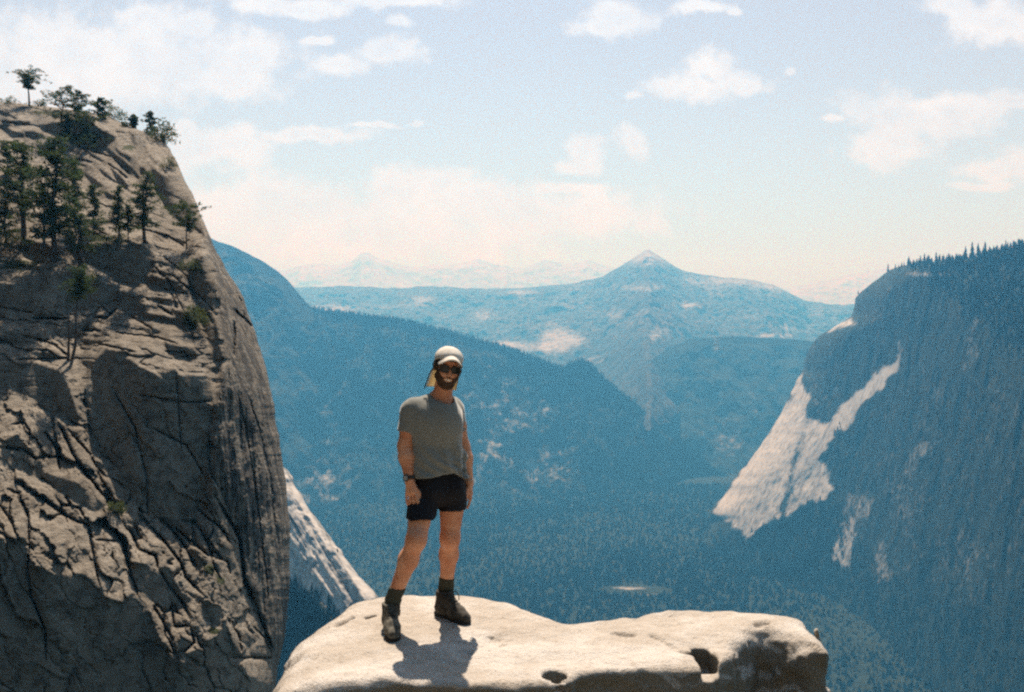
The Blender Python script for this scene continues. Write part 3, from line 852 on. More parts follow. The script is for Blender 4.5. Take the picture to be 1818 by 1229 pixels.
# ------------------------------------------------------------------ trees and shrubs
m_bark, nt, b = new_mat("bark")
p = geo_pos(nt)
nt.l.new(nt.mix(nt.ramp(nt.noise(nt.scale(p, (1, 1, .3)), 6.0, 5, .65), .35, .65), (0.045, 0.034, 0.026), (0.13, 0.10, 0.08)), b.inputs['Base Color'])
b.inputs['Roughness'].default_value = 0.95

def leaf_mat(name, ca, cb):
    m, nt, b = new_mat(name)
    p = geo_pos(nt)
    nt.l.new(nt.mix(nt.ramp(nt.noise(p, 0.9, 4, .65), .35, .65), ca, cb), b.inputs['Base Color'])
    b.inputs['Roughness'].default_value = 0.85
    b.inputs['Specular IOR Level'].default_value = 0.15
    tr = nt.new('ShaderNodeBsdfTranslucent')
    tr.inputs[0].default_value = tuple(v * 1.6 for v in cb) + (1,)
    mx = nt.new('ShaderNodeMixShader')
    mx.inputs[0].default_value = 0.25
    nt.l.new(b.outputs[0], mx.inputs[1]); nt.l.new(tr.outputs[0], mx.inputs[2])
    nt.l.new(mx.outputs[0], nt.n['Material Output'].inputs[0])
    return m
m_needle = leaf_mat("pine_needles", (0.020, 0.038, 0.016), (0.055, 0.085, 0.030))
m_shrub = leaf_mat("shrub_leaves", (0.035, 0.050, 0.020), (0.085, 0.105, 0.040))

def tube(path, radii, n=7):
    """tapered tube through points; returns V, F(quads), cap tri list."""
    path = np.asarray(path, float); m = len(path)
    V = []
    for i in range(m):
        t = path[min(i + 1, m - 1)] - path[max(i - 1, 0)]
        t = t / (np.linalg.norm(t) + 1e-9)
        a = np.cross(t, [0.3, 0.9, 0.2]); a /= np.linalg.norm(a) + 1e-9
        bb = np.cross(t, a)
        th = np.arange(n) * 2 * np.pi / n
        V.append(path[i] + radii[i] * (np.cos(th)[:, None] * a + np.sin(th)[:, None] * bb))
    V = np.concatenate(V)
    i = np.arange(n); Fq = []
    for k in range(m - 1):
        Fq.append(np.stack([k * n + i, k * n + (i + 1) % n, (k + 1) * n + (i + 1) % n, (k + 1) * n + i], -1))
    V = np.concatenate([V, path[:1], path[-1:]])
    F3 = np.concatenate([np.stack([0 * i + m * n, (i + 1) % n, i], -1), np.stack([0 * i + m * n + 1, (m - 1) * n + i, (m - 1) * n + (i + 1) % n], -1)])
    return V, np.concatenate(Fq), F3

def join_parts(parts):
    Vs, Q, T, off = [], [], [], 0
    for V, q, t in parts:
        Vs.append(V)
        if len(q): Q.append(q + off)
        if len(t): T.append(t + off)
        off += len(V)
    fl = []
    if Q: fl.append(np.concatenate(Q))
    if T: fl.append(np.concatenate(T))
    return np.concatenate(Vs), fl

def tufts(centers, sizes, rng, per=26, leaf=0.22, flat=.7):
    """needle sprays: many small leaf-sized triangles round each branch tip."""
    c = np.repeat(centers, per, 0); s = np.repeat(sizes, per)
    d = rng.normal(0, 1, (len(c), 3)); d /= np.linalg.norm(d, axis=1)[:, None]
    r = rng.random(len(c)) ** 0.5
    p = c + d * (r * s)[:, None] * np.array([1, 1, flat])
    a = d + rng.normal(0, .7, d.shape); a /= np.linalg.norm(a, axis=1)[:, None]
    b_ = np.cross(a, rng.normal(0, 1, a.shape)); b_ /= np.linalg.norm(b_, axis=1)[:, None] + 1e-9
    L = leaf * rng.uniform(.6, 1.5, len(c))[:, None]
    V = np.stack([p - b_ * L * .38, p + b_ * L * .38, p + a * L * 1.25], 1).reshape(-1, 3)
    return V, np.arange(len(V)).reshape(-1, 3)

def pine(name, base, H, label, seed, crown0=0.3, width=0.22, shape='cone', lean=(0, 0), ragged=.35, trunk_r=.022, leaf=None, dens=1.0, group=None, cat="tree"):
    rng = np.random.default_rng(seed)
    root = empty(name, tuple(base))
    tag(root, label, cat, group)
    m = 7
    ts = np.linspace(0, 1, m)
    wob = rng.normal(0, .012, (m, 2)) * H; wob[0] = 0
    path = np.stack([lean[0] * H * ts + wob[:, 0], lean[1] * H * ts + wob[:, 1], H * ts - 0.25 * (1 - ts)], -1)
    rad = np.maximum(H * trunk_r * (1 - ts) ** .8, .035)
    parts = [tube(path, rad, 8)]
    cen, siz = [], []
    nb = int(42 * dens * (1.25 - crown0) + 6)
    leaf = leaf or max(.16, H * .022)
    for i in range(nb):
        f = crown0 + (1 - crown0) * ((i + rng.random()) / nb)
        q = (f - crown0) / (1 - crown0)
        if shape == 'cone': r = width * (1.02 - q) ** .7 * rng.uniform(.45, 1.25)
        elif shape == 'round': r = width * max(.25, math.sin(math.pi * min(.97, .12 + .85 * q)))
        elif shape == 'flat': r = width * (0.25 + .9 * q ** 1.2)
        else: r = width * (.55 + .45 * math.sin(q * 9 + seed)) * (1.1 - .6 * q)
        r = H * r * (1 + ragged * rng.normal())
        r = max(r, .05 * H)
        th = rng.random() * 6.283
        p0 = np.array([np.interp(f, ts, path[:, k]) for k in range(3)])
        tip = p0 + np.array([math.cos(th) * r, math.sin(th) * r, r * (rng.normal(.12, .2))])
        mid = .5 * (p0 + tip) + np.array([0, 0, -.06 * r])
        parts.append(tube([p0, mid, tip], [max(.02, H * .006), max(.014, H * .004), .01], 4))
        for g in (0.35, .55, .78, 1.0):
            if g < .7 and r < .07 * H: continue
            cen.append(p0 + (tip - p0) * g + rng.normal(0, .03 * H, 3) * (1, 1, .5)); siz.append(H * .043 * rng.uniform(.7, 1.45) * (1 if g > .5 else .8))
    cen.append(path[-1]); siz.append(H * .045)
    V, fl = join_parts(parts)
    mesh_np("trunk", V, fl, m_bark, root)
    V, Fc = tufts(np.array(cen), np.array(siz), rng, per=26, leaf=leaf * .85, flat=.55)
    mesh_np("crown", V, Fc, m_needle, root, smooth=False)
    return root

def shrub(name, base, w, h, label, seed, mat=None, group=None):
    rng = np.random.default_rng(seed)
    root = empty(name, tuple(base))
    tag(root, label, "shrub", group)
    cen, siz, parts = [], [], []
    for i in range(26):
        th = rng.random() * 6.283; r = math.sqrt(rng.random()) * w * .5
        z = h * (rng.random() * .8) * math.sqrt(max(0.05, 1 - (r / (w * .55)) ** 2)) + h * .08
        c0 = np.array([math.cos(th) * r, math.sin(th) * r, z])
        cen.append(c0); siz.append(min(w, h) * .24 * rng.uniform(.7, 1.3))
        if i % 3 == 0:
            parts.append(tube([(0, 0, -.2), c0 * .5 + (0, 0, .05), c0], [.05, .035, .015], 4))
    V, fl = join_parts(parts)
    mesh_np("stem", V, fl, m_bark, root)
    V, Fc = tufts(np.array(cen), np.array(siz), rng, per=34, leaf=max(.12, min(w, h) * .07), flat=.8)
    mesh_np("foliage", V, Fc, mat or m_shrub, root, smooth=False)
    return root

def px_h(P, n):
    return n * P[1] / F

# name kind, base x, base y, top y, crown0, width, shape, lean, label
TREES = [
    (52, 189, 128, .52, .40, 'flat', (-.03, 0), "lone flat-topped pine standing on the cliff's skyline", {'dens': 1.9, 'trunk_r': .03}),
    (108, 226, 156, .22, .46, 'round', (.08, 0), "tall dark pine of the clump on the cliff top, next to the lone flat-topped pine", {}),
    (140, 226, 164, .15, .42, 'round', (.0, 0), "bushy dark pine at the centre of the cliff-top clump", {}),
    (152, 268, 200, .10, .52, 'ragged', (.02, 0), "dense dark pine hanging below the cliff-top clump on the slope", {}),
    (120, 252, 205, .10, .42, 'ragged', (.0, 0), "low spreading pine in shade under the cliff-top clump", {}),
    (178, 212, 176, .08, .42, 'round', (0, 0), "small rounded pine at the right end of the cliff-top clump", {}),
    (237, 226, 203, .15, .36, 'round', (0, 0), "tiny thin tree alone on the cliff skyline near its edge", {}),
    (266, 236, 199, .12, .34, 'round', (0, 0), "small fluffy pine at the brow where the skyline drops", {}),
    (42, 424, 256, .26, .30, 'ragged', (-.02, 0), "broad dark pine with a thick trunk, leftmost on the wooded ledge", {'trunk_r': .03, 'dens': 1.3}),
    (97, 464, 246, .20, .22, 'cone', (.0, 0), "tallest dense pine on the wooded ledge, its bare lower trunk below the ledge", {'dens': 1.15, 'trunk_r': .024}),
    (134, 412, 286, .25, .20, 'ragged', (-.01, 0), "slender open pine just right of the tallest pine", {'trunk_r': .017}),
    (143, 474, 384, .32, .46, 'round', (-.02, 0), "low wide pine on a fat pale trunk beside the dark block", {'trunk_r': .06}),
    (166, 416, 330, .15, .24, 'ragged', (.0, 0), "medium pine between the slender open pine and the narrow one", {}),
    (211, 424, 332, .16, .20, 'cone', (-.01, 0), "narrow pointed pine standing above the dark block", {'trunk_r': .018}),
    (228, 428, 366, .3, .16, 'ragged', (.0, 0), "thin scrawny sapling above the dark block", {'trunk_r': .02, 'dens': .6}),
    (257, 428, 308, .24, .30, 'ragged', (.01, 0), "full wide pine at the right end of the wooded ledge", {'trunk_r': .028, 'dens': 1.3}),
    (331, 442, 362, .42, .44, 'flat', (-.01, 0), "flat-crowned little pine on a thin trunk near the cliff's right edge", {'trunk_r': .018}),
    (128, 636, 478, .66, .16, 'ragged', (.11, 0), "slim leaning pine with a small high crown on the lower slabs", {'trunk_r': .018, 'dens': .9}),
    (12, 312, 252, .05, .55, 'ragged', (0, 0), "bushy green pine at the very left above the wooded ledge", {}),
    (78, 436, 330, .15, .28, 'ragged', (0.02, 0), "dark pine crowding in front of the leftmost trunk", {}),
    (8, 440, 322, .2, .3, 'ragged', (0.0, 0), "half seen pine at the left margin of the wooded ledge", {}),
]
for i, (x, y, yt, c0, wd_, shp, ln, lab, kw) in enumerate(TREES):
    P = on_cliff(x, y)
    pine("pine_tree", P, px_h(P, y - yt), lab, 300 + i * 7, crown0=c0, width=wd_, shape=shp, lean=ln, group="pines on the near cliff", **kw)

SHRUBS = [(22, 186, 44, 15, "low dark shrub left of the lone flat-topped pine"), (71, 187, 22, 14, "small round shrub right of the lone flat-topped pine"),
          (200, 212, 50, 28, "dome shaped dark shrub on the skyline beside the cliff-top clump"), (288, 252, 44, 44, "dark shrub spilling over the cliff's top corner"),
          (224, 226, 20, 10, "tiny shrub on the skyline beside the tiny thin tree"),
          (190, 430, 46, 18, "grassy green shrub on the lip above the dark block"), (150, 508, 46, 30, "green shrub in shade under the dark block"),
          (20, 445, 70, 40, "shadowy shrub beneath the leftmost pines"), (345, 575, 42, 36, "sparse green shrub in the gully of the cliff"),
          (206, 910, 30, 24, "small shrub in a crack between the low blocks"), (340, 478, 40, 20, "dry shrub at the foot of the flat-crowned little pine"),
          (300, 300, 26, 22, "dark shrub clinging below the cliff's top corner")]
for i, (x, y, w_, h_, lab) in enumerate(SHRUBS):
    P = on_cliff(x, y)
    shrub("shrub", P, px_h(P, w_), px_h(P, h_), lab, 700 + i, group="shrubs on the near cliff")

P = on_cliff(121, 640)
root = empty("dead_tree", tuple(P)); tag(root, "thin bare dead trunk left of the slim leaning pine", "dead tree")
Hs = px_h(P, 92)
mesh_np("trunk", *(lambda r: (r[0], [r[1], r[2]]))(tube([(0, 0, -.3), (.1, 0, Hs * .5), (.05, 0, Hs)], [.16, .11, .04], 7)), m_bark, root)
for pts, rr in (([(.08, 0, Hs * .6), (.5, .1, Hs * .68), (.8, .1, Hs * .66)], [.05, .035, .015]), ([(.08, 0, Hs * .8), (-.35, .1, Hs * .86), (-.5, 0, Hs * .9)], [.04, .03, .012])):
    v = tube(pts, rr, 5)
    mesh_np("branch", v[0], [v[1], v[2]], m_bark, root)

# conifers one can tell apart along the rim of the wall on the right
def conifer_meshes(seed):
    rng = np.random.default_rng(seed)
    Vs = []; parts = []
    for k in range(9):
        z0 = .12 + .095 * k; r = .17 * (1 - k / 9.6) * rng.uniform(.8, 1.25)
        n = 7
        th = np.arange(n) * 2 * np.pi / n + rng.random() * 6
        rr = r * rng.uniform(.65, 1.2, n)
        ring = np.stack([rr * np.cos(th), rr * np.sin(th), z0 - .05 * rng.random(n)], -1)
        V = np.concatenate([ring, [[0, 0, min(1.0, z0 + .2)]]])
        i = np.arange(n)
        parts.append((V, np.zeros((0, 4), int), np.stack([i, (i + 1) % n, 0 * i + n], -1)))
    V, fl = join_parts(parts)
    a = mesh_np("crown", V, fl, m_conifer, None, smooth=False)
    v = tube([(0, 0, -.06), (0, 0, .5), (0, 0, .95)], [.02, .014, .004], 5)
    t = mesh_np("trunk", v[0], [v[1], v[2]], m_bark, None)
    return a, t
protos = []
rng = np.random.default_rng(44)
RIM = [(1577, 14), (1590, 7), (1601, 8), (1612, 10), (1613, 15), (1622, 9), (1634, 15), (1641, 17), (1650, 15), (1662, 19), (1668, 14), (1675, 12), (1684, 15), (1690, 12), (1697, 14), (1704, 10),
       (1714, 24), (1726, 29), (1737, 24), (1746, 16), (1749, 24), (1757, 15), (1764, 13), (1771, 14), (1779, 13), (1786, 17), (1794, 13), (1801, 12), (1808, 14), (1814, 13)]
RWX = V_rw[..., 0] / V_rw[..., 1] * F + CX
RWY = YH - V_rw[..., 2] / V_rw[..., 1] * F
rim_label = {1714: "left tree of the three tall conifers on the right rim", 1726: "middle and tallest of the three conifers standing up from the right rim", 1737: "right tree of the three tall conifers on the right rim",
             1577: "lone conifer at the very corner where the right rim drops", 1749: "tall conifer just right of the three rim conifers"}
for i, (x, h) in enumerate(RIM):
    ye = np.interp(x, [p_[1] for p_ in RW_EDGE][::-1], [p_[0] for p_ in RW_EDGE][::-1])
    d = (RWX - x) ** 2 + (RWY - ye - 3) ** 2
    P = V_rw.reshape(-1, 3)[np.argmin(d)]
    Hh = (h + 3) * P[1] / F
    root = empty("conifer", tuple(P))
    tag(root, rim_label.get(x, "small dark conifer in the jagged row along the wooded right rim"), "tree", "conifers along the rim of the right wall")
    if i < 4:
        a, t = conifer_meshes(900 + i)
        protos.append((a, t))
    else:
        a, t = (q.copy() for q in protos[i % 4])
        link(a); link(t)
    a.parent = root; t.parent = root
    root.scale = (Hh * rng.uniform(.9, 1.4), Hh * rng.uniform(.9, 1.4), Hh)
    root.rotation_euler = (0, 0, rng.random() * 6)

# ------------------------------------------------------------------ solids from distance functions
def sdf_mesh(f, lo, hi, h, cull=6):
    """Polygonise f(P)->distance on [lo, hi] with cell h (surface nets; only blocks near the surface are sampled)."""
    lo, hi = np.asarray(lo, float), np.asarray(hi, float)
    n = np.ceil((hi - lo) / h / cull).astype(int) * cull + 1
    bn = (n - 1) // cull
    bi = np.stack(np.meshgrid(*[np.arange(k) for k in bn], indexing='ij'), -1).reshape(-1, 3)
    c = lo + (bi + .5) * cull * h
    dc = f(c)
    near = np.abs(dc) < cull * h * 1.35 + .01
    G = np.empty(n, np.float32)
    full = np.repeat(np.repeat(np.repeat(dc.reshape(bn), cull, 0), cull, 1), cull, 2)
    G[:-1, :-1, :-1] = full
    G[-1] = 1; G[:, -1] = 1; G[:, :, -1] = 1
    off = np.stack(np.meshgrid(*[np.arange(cull + 1)] * 3, indexing='ij'), -1).reshape(-1, 3)
    bl_ = bi[near]
    for s0 in range(0, len(bl_), 1500):
        idx = (bl_[s0:s0 + 1500, None, :] * cull + off[None]).reshape(-1, 3)
        G[idx[:, 0], idx[:, 1], idx[:, 2]] = f(lo + idx * h)
    S = G < 0
    nx, ny, nz = n
    acc = np.zeros((nx - 1, ny - 1, nz - 1, 3), np.float32); cnt = np.zeros((nx - 1, ny - 1, nz - 1), np.float32)
    corner = [(a, b, c2) for a in (0, 1) for b in (0, 1) for c2 in (0, 1)]
    sl = lambda A, o: A[o[0]:nx - 1 + o[0], o[1]:ny - 1 + o[1], o[2]:nz - 1 + o[2]]
    for ca in corner:
        for ax in range(3):
            if ca[ax] == 0:
                cb = tuple(1 if i == ax else ca[i] for i in range(3))
                va, vb = sl(G, ca), sl(G, cb)
                m = sl(S, ca) != sl(S, cb)
                t = np.where(m, va / np.where(m, va - vb, 1), 0)
                for i in range(3):
                    acc[..., i] += m * (ca[i] + (t if i == ax else 0))
                cnt += m
    act = cnt > 0
    vid = -np.ones(act.shape, int)
    vid[act] = np.arange(act.sum())
    ci = np.argwhere(act)
    V = lo + (ci + acc[act] / cnt[act][:, None]) * h
    Q = []
    for ax in range(3):
        o1, o2 = [(1, 2), (2, 0), (0, 1)][ax]
        a = np.moveaxis(S, (ax, o1, o2), (0, 1, 2))
        v = np.moveaxis(vid, (ax, o1, o2), (0, 1, 2))
        m = a[:-1, 1:-1, 1:-1] != a[1:, 1:-1, 1:-1]
        e = np.argwhere(m)
        if not len(e): continue
        i, j, k = e[:, 0], e[:, 1] + 1, e[:, 2] + 1
        q = np.stack([v[i, j - 1, k - 1], v[i, j, k - 1], v[i, j, k], v[i, j - 1, k]], -1)
        fl = ~a[i, j, k]
        q[fl] = q[fl][:, ::-1]
        Q.append(q)
    Q = np.concatenate(Q)
    Q = Q[(Q >= 0).all(1)]
    return V, Q

def relax(V, Q, n=2, lam=.5):
    """light smoothing of a quad mesh"""
    e = np.concatenate([Q[:, [0, 1]], Q[:, [1, 2]], Q[:, [2, 3]], Q[:, [3, 0]]])
    deg = np.bincount(e.ravel(), minlength=len(V))[:, None] + 1e-9
    for k in range(n * 2):
        S_ = np.zeros_like(V)
        for c in range(3):
            S_[:, c] = np.bincount(e[:, 0], V[e[:, 1], c], len(V)) + np.bincount(e[:, 1], V[e[:, 0], c], len(V))
        V = V + (lam if k % 2 == 0 else -lam * .9) * (S_ / deg - V)
    return V

def seg(P, a, b, ra, rb):
    a, b = np.asarray(a, float), np.asarray(b, float)
    ab = b - a
    t = np.clip((P - a) @ ab / (ab @ ab + 1e-12), 0, 1)
    return np.linalg.norm(P - a - t[:, None] * ab, axis=1) - (ra + (rb - ra) * t)
def ell(P, c, r, M=None):
    q = P - np.asarray(c, float)
    if M is not None: q = q @ M
    r = np.asarray(r, float)
    k0 = np.linalg.norm(q / r, axis=1); k1 = np.linalg.norm(q / (r * r), axis=1) + 1e-9
    return k0 * (k0 - 1) / k1
def smin(a, b, k):
    h = np.clip(.5 + .5 * (b - a) / k, 0, 1)
    return b + (a - b) * h - k * h * (1 - h)
def smax(a, b, k):
    return -smin(-a, -b, k)

# ------------------------------------------------------------------ the overhanging boulder he stands on
TOP = -1.93
def un(x, y, z=TOP):
    D = z * F / (YH - y)
    return ((x - CX) / F * D, D)
OUT = [un(*q) for q in [(452, 1229), (466, 1205), (480, 1170), (502, 1136), (530, 1108), (560, 1090), (598, 1073), (636, 1062), (680, 1055), (720, 1052), (790, 1051), (860, 1054), (900, 1063), (940, 1078), (972, 1091), (1000, 1100),
        (1020, 1100), (1080, 1093), (1130, 1083), (1180, 1076), (1250, 1074), (1312, 1075), (1322, 1080), (1340, 1083), (1400, 1090), (1432, 1101), (1450, 1118), (1463, 1136), (1466, 1152)]]
OUT += [un(1440, 1149), (1.70, 5.34), un(1412, 1138), un(1380, 1128), un(1352, 1121), un(1338, 1126), un(1322, 1143), un(1300, 1162), un(1280, 1176), un(1262, 1192), un(1238, 1188), un(1180, 1187), un(1090, 1189), un(1030, 1198), un(1005, 1208), un(950, 1212), un(880, 1213), un(830, 1217), un(780, 1213), un(740, 1211), un(700, 1206), un(672, 1204), un(640, 1213), un(600, 1216), un(560, 1222)]
OUT = np.array(OUT)
def poly_sd(P2, poly):
    d = np.full(len(P2), 1e9)
    ins = in_poly(poly, P2[:, 0], P2[:, 1])
    m = len(poly)
    for i in range(m):
        a, b = poly[i], poly[(i + 1) % m]
        e = b - a; w = P2 - a
        t = np.clip(w @ e / (e @ e), 0, 1)
        d = np.minimum(d, np.linalg.norm(w - t[:, None] * e, axis=1))
    return np.where(ins, -d, d)
def top_z(x, y):
    z = TOP + .012 * fbm(x / .5, y / .5, 2.0, 3, seed=201)
    z = z - .10 * sstep(-1.0, -1.45, x) + .012 * bl(x, y, -.45, 5.6, .5, .5)
    z = z + .018 * sstep(1.15, 1.5, x - .2 * (y - 5.4)) - .018 * bl(x, y, 1.05, 5.35, .20, .12)
    return z
H_C = un(985, 1198); N_C = un(1262, 1182)
def rock_sdf(P):
    x, y, z = P[:, 0], P[:, 1], P[:, 2]
    d2 = poly_sd(np.stack([x, y], -1), OUT)
    lean = (TOP - z) * np.where(y < 5.3, .10, -.12)     # the front undercuts a little, the back bulges
    d2 = d2 + np.clip(lean, -.1, .25)
    tz = top_z(x, y)
    rb = np.where(y > 5.25, .10, .045) + .09 * sstep(-.9, -1.3, x)
    dz = z - tz
    u, v = np.maximum(d2 + rb, 0), np.maximum(dz + rb, 0)
    d = np.hypot(u, v) - rb + np.minimum(np.maximum(d2 + rb, dz + rb), 0)
    near = np.abs(d) < .16
    if near.any():
        q = P[near]
        side = sstep(.02, -.08, q[:, 2] - tz[near])
        n = fbm(q[:, 0] / .30, q[:, 1] / .30, q[:, 2] / .22, 5, .55, seed=202)
        n2 = fbm(q[:, 0] / .06, q[:, 1] / .06, q[:, 2] / .06, 3, .5, seed=203)
        n15 = fbm(q[:, 0] / .13, q[:, 1] / .13, q[:, 2] / .09, 4, .55, seed=204)
        dn = d[near] + n15 * (.004 + .016 * side) + n * (.010 + .035 * side) + n2 * (.0022 + .006 * side)
        # hollows: pot hole and notch at the front edge, small cracks on top
        qx, qy, qz = q[:, 0], q[:, 1], q[:, 2]
        hole = np.maximum(np.hypot((qx - H_C[0]) / 1.0, qy - H_C[1]) - .068 + .01 * n, (TOP - .13) - qz)
        hole2 = seg(q, (H_C[0] + .06, H_C[1] - .12, TOP - .16), (H_C[0] + .01, H_C[1] - .03, TOP - .05), .06, .05)
        notch = np.maximum(np.maximum(np.abs(qx - N_C[0]) - .055 + .022 * n, np.abs(qy - 5.205) - .125), (TOP - .34) - qz)
        rimn = np.maximum(np.maximum(np.abs(qx - N_C[0] + .004) - .048 + .014 * n, np.abs(qy - 4.98) - .13), (TOP - .062 + .012 * n) - qz)
        crk = seg(q, un(1205, 1154) + (TOP - .014,), un(1250, 1165) + (TOP - .03,), .024, .034)
        crk2 = seg(q * (1, 1, 1), un(1088, 1124) + (TOP - .004,), un(1122, 1128) + (TOP - .004,), .020, .024)
        crk3 = seg(q, un(1158, 1130) + (TOP - .002,), un(1198, 1148) + (TOP - .004,), .018, .022)
        crk4 = seg(q, un(602, 1108) + (TOP - .012,), un(626, 1099) + (TOP - .006,), .030, .020)
        crk5 = seg(q, un(1345, 1113) + (TOP + .012,), un(1362, 1110) + (TOP + .012,), .028, .022)
        crk7 = seg(q, un(1000, 1170) + (TOP - .004,), un(1008, 1168) + (TOP - .004,), .012, .012)
        crk8 = seg(q, un(652, 1100) + (TOP - .006,), un(668, 1096) + (TOP - .004,), .018, .014)
        crk6 = seg(q, un(1418, 1140) + (TOP + .0,), un(1440, 1146) + (TOP + .0,), .03, .02)
        joint = seg(q, un(1345, 1122) + (TOP + .02,), (un(1345, 1122)[0] + .06, 5.1, TOP - .5), .012, .02)
        for c_ in (hole, hole2, notch, rimn, crk, crk2, crk3, crk4, crk5, crk6, crk7, crk8, joint):
            dn = smax(dn, -c_, .012)
        d = d.copy(); d[near] = dn
    return np.maximum(d, -3.4 - z)

m_ledge, nt, b = new_mat("sunbleached_granite")
p = geo_pos(nt)
n1 = nt.noise(p, 2.2, 6, .6); n2 = nt.noise(p, 11.0, 6, .65); n3 = nt.noise(p, 70.0, 4, .7)
c = nt.mix(nt.ramp(n1, .40, .60), (0.56, 0.52, 0.47), (0.45, 0.40, 0.34))
c = nt.mix(nt.math('MULTIPLY', nt.ramp(n2, .55, .70), .45), c, (0.32, 0.265, 0.20))
c = nt.mix(nt.math('MULTIPLY', nt.ramp(n3, .57, .67), .6), c, (0.20, 0.18, 0.16))
n4 = nt.noise(p, 26.0, 5, .7)
c = nt.mix(nt.math('MULTIPLY', nt.ramp(n4, .60, .70), .7), c, (0.17, 0.15, 0.125))
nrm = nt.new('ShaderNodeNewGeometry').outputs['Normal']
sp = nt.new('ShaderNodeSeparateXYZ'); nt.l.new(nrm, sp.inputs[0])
steep_tone = nt.math('ADD', nt.ramp(sp.outputs[2], .55, .1), nt.math('MULTIPLY', nt.math('SUBTRACT', n2, .5), 1.6))
c = nt.mix(nt.math('MULTIPLY', nt.ramp(steep_tone, .45, .75), .6), c, (0.15, 0.135, 0.10))  # darker brown on the steep sides, broken up by noise
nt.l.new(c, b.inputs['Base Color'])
b.inputs['Roughness'].default_value = .88
b.inputs['Specular IOR Level'].default_value = .25
bump(nt, b, nt.math('ADD', n3, nt.math('MULTIPLY', n2, 1.8)), .9, .02)
V, Q = sdf_mesh(rock_sdf, (-1.75, 4.0, -3.1), (2.15, 6.75, -1.75), .0155)
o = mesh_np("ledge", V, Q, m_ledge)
tag(o, "bright sunlit granite ledge jutting out under the standing hiker", "rock", kind='structure')

# the pebble perched at the ledge's right end
rng = np.random.default_rng(5)
pb = PX(1449, 1130, 5.50)
Vp, Qp = sdf_mesh(lambda P: smin(ell(P, (.002, 0, .020), (.013, .02, .032)), ell(P, (.008, 0, -.025), (.017, .025, .035)), .006) + .006 * fbm(P[:, 0] / .025, P[:, 1] / .03, P[:, 2] / .025, 3, seed=210), (-.06, -.06, -.09), (.06, .06, .08), .004)
root = empty("stone", tuple(pb))
o = mesh_np("pebble", Vp, Qp, m_ledge, root)
tag(root, "tiny pale stone perched at the right tip of the ledge", "stone")

# unseen granite shelf below the frame, added to bounce sunlight onto the hiker
def bounce_shelf_sdf(P):
    x, y, z = P[:, 0], P[:, 1], P[:, 2]
    d2 = poly_sd(np.stack([x, y], -1), np.array([(-5.2, -6), (-4.6, 1.5), (-3.0, 3.2), (-1.2, 3.75), (.8, 3.6), (2.6, 3.2), (4.4, 1.2), (5.0, -6)]))
    dz = z - (-1.86 + .06 * fbm(x / 1.3, y / 1.3, 0.5, 4, seed=281))
    u, v = np.maximum(d2 + .2, 0), np.maximum(dz + .2, 0)
    d = np.hypot(u, v) - .2 + np.minimum(np.maximum(d2 + .2, dz + .2), 0)
    return np.maximum(d, -3.2 - z)
V, Q = sdf_mesh(bounce_shelf_sdf, (-5.6, -6.4, -3.3), (5.4, 4.1, -1.5), .07)
o = mesh_np("bounce_shelf", V, Q, m_ledge)
tag(o, "unseen sunlit granite shelf below the picture, added to bounce light onto the hiker", "rock", kind='structure')

# ------------------------------------------------------------------ the hiker
def simple_mat(name, ca, cb, sc, rough=.8, spec=.25, bmp=0, bd=.004, detail=4):
    m, nt, b = new_mat(name)
    tc = nt.new('ShaderNodeTexCoord').outputs['Object']
    n = nt.noise(tc, sc, detail, .6)
    nt.l.new(nt.mix(nt.ramp(n, .35, .65), ca, cb), b.inputs['Base Color'])
    b.inputs['Roughness'].default_value = rough
    b.inputs['Specular IOR Level'].default_value = spec
    if bmp: bump(nt, b, n, bmp, bd)
    return m
m_skin = simple_mat("skin", (0.53, 0.215, 0.115), (0.68, 0.335, 0.195), 7, .55, .35)
m_hairm = simple_mat("dark_hair", (0.018, 0.013, 0.010), (0.045, 0.032, 0.022), 60, .6, .3, .8, .006)
m_shirt = simple_mat("heather_green_cloth", (0.180, 0.188, 0.172), (0.232, 0.240, 0.222), 120, .9, .1, .4, .002)
m_shirt.node_tree.nodes['Principled BSDF'].inputs['Sheen Weight'].default_value = .6
m_shirt.node_tree.nodes['Principled BSDF'].inputs['Sheen Roughness'].default_value = .4
m_shorts = simple_mat("navy_cloth", (0.008, 0.009, 0.013), (0.014, 0.015, 0.020), 60, .75, .2, .3, .002)
m_sock = simple_mat("olive_wool", (0.045, 0.048, 0.038), (0.075, 0.078, 0.060), 140, .95, .05, .6, .003)
m_boot = simple_mat("worn_boot_leather", (0.030, 0.028, 0.025), (0.085, 0.078, 0.065), 22, .8, .2, .4, .004)
m_boot_lit = simple_mat("lit_boot_leather", (0.055, 0.052, 0.044), (0.17, 0.158, 0.13), 22, .85, .15, .4, .004)  # paler copy of the boot leather, sunlight put into the colour
m_rubber = simple_mat("black_rubber", (0.016, 0.016, 0.017), (0.032, 0.031, 0.03), 40, .85, .2)
m_cap = simple_mat("offwhite_cap_cloth", (0.66, 0.62, 0.55), (0.74, 0.70, 0.63), 40, .9, .1)
def sheer(m, col, f):
    nt = NT(m.node_tree); b = nt.n['Principled BSDF']
    tr = nt.new('ShaderNodeBsdfTranslucent'); tr.inputs[0].default_value = col
    mx = nt.new('ShaderNodeMixShader'); mx.inputs[0].default_value = f
    nt.l.new(b.outputs[0], mx.inputs[1]); nt.l.new(tr.outputs[0], mx.inputs[2]); nt.l.new(mx.outputs[0], nt.n['Material Output'].inputs[0])
sheer(m_cap, (0.85, 0.80, 0.68, 1), .12)
m_lens = simple_mat("dark_lens", (0.006, 0.010, 0.010), (0.012, 0.018, 0.016), 20, .28, .3)
m_frame = simple_mat("black_plastic", (0.012, 0.011, 0.011), (0.02, 0.018, 0.017), 20, .35, .5)
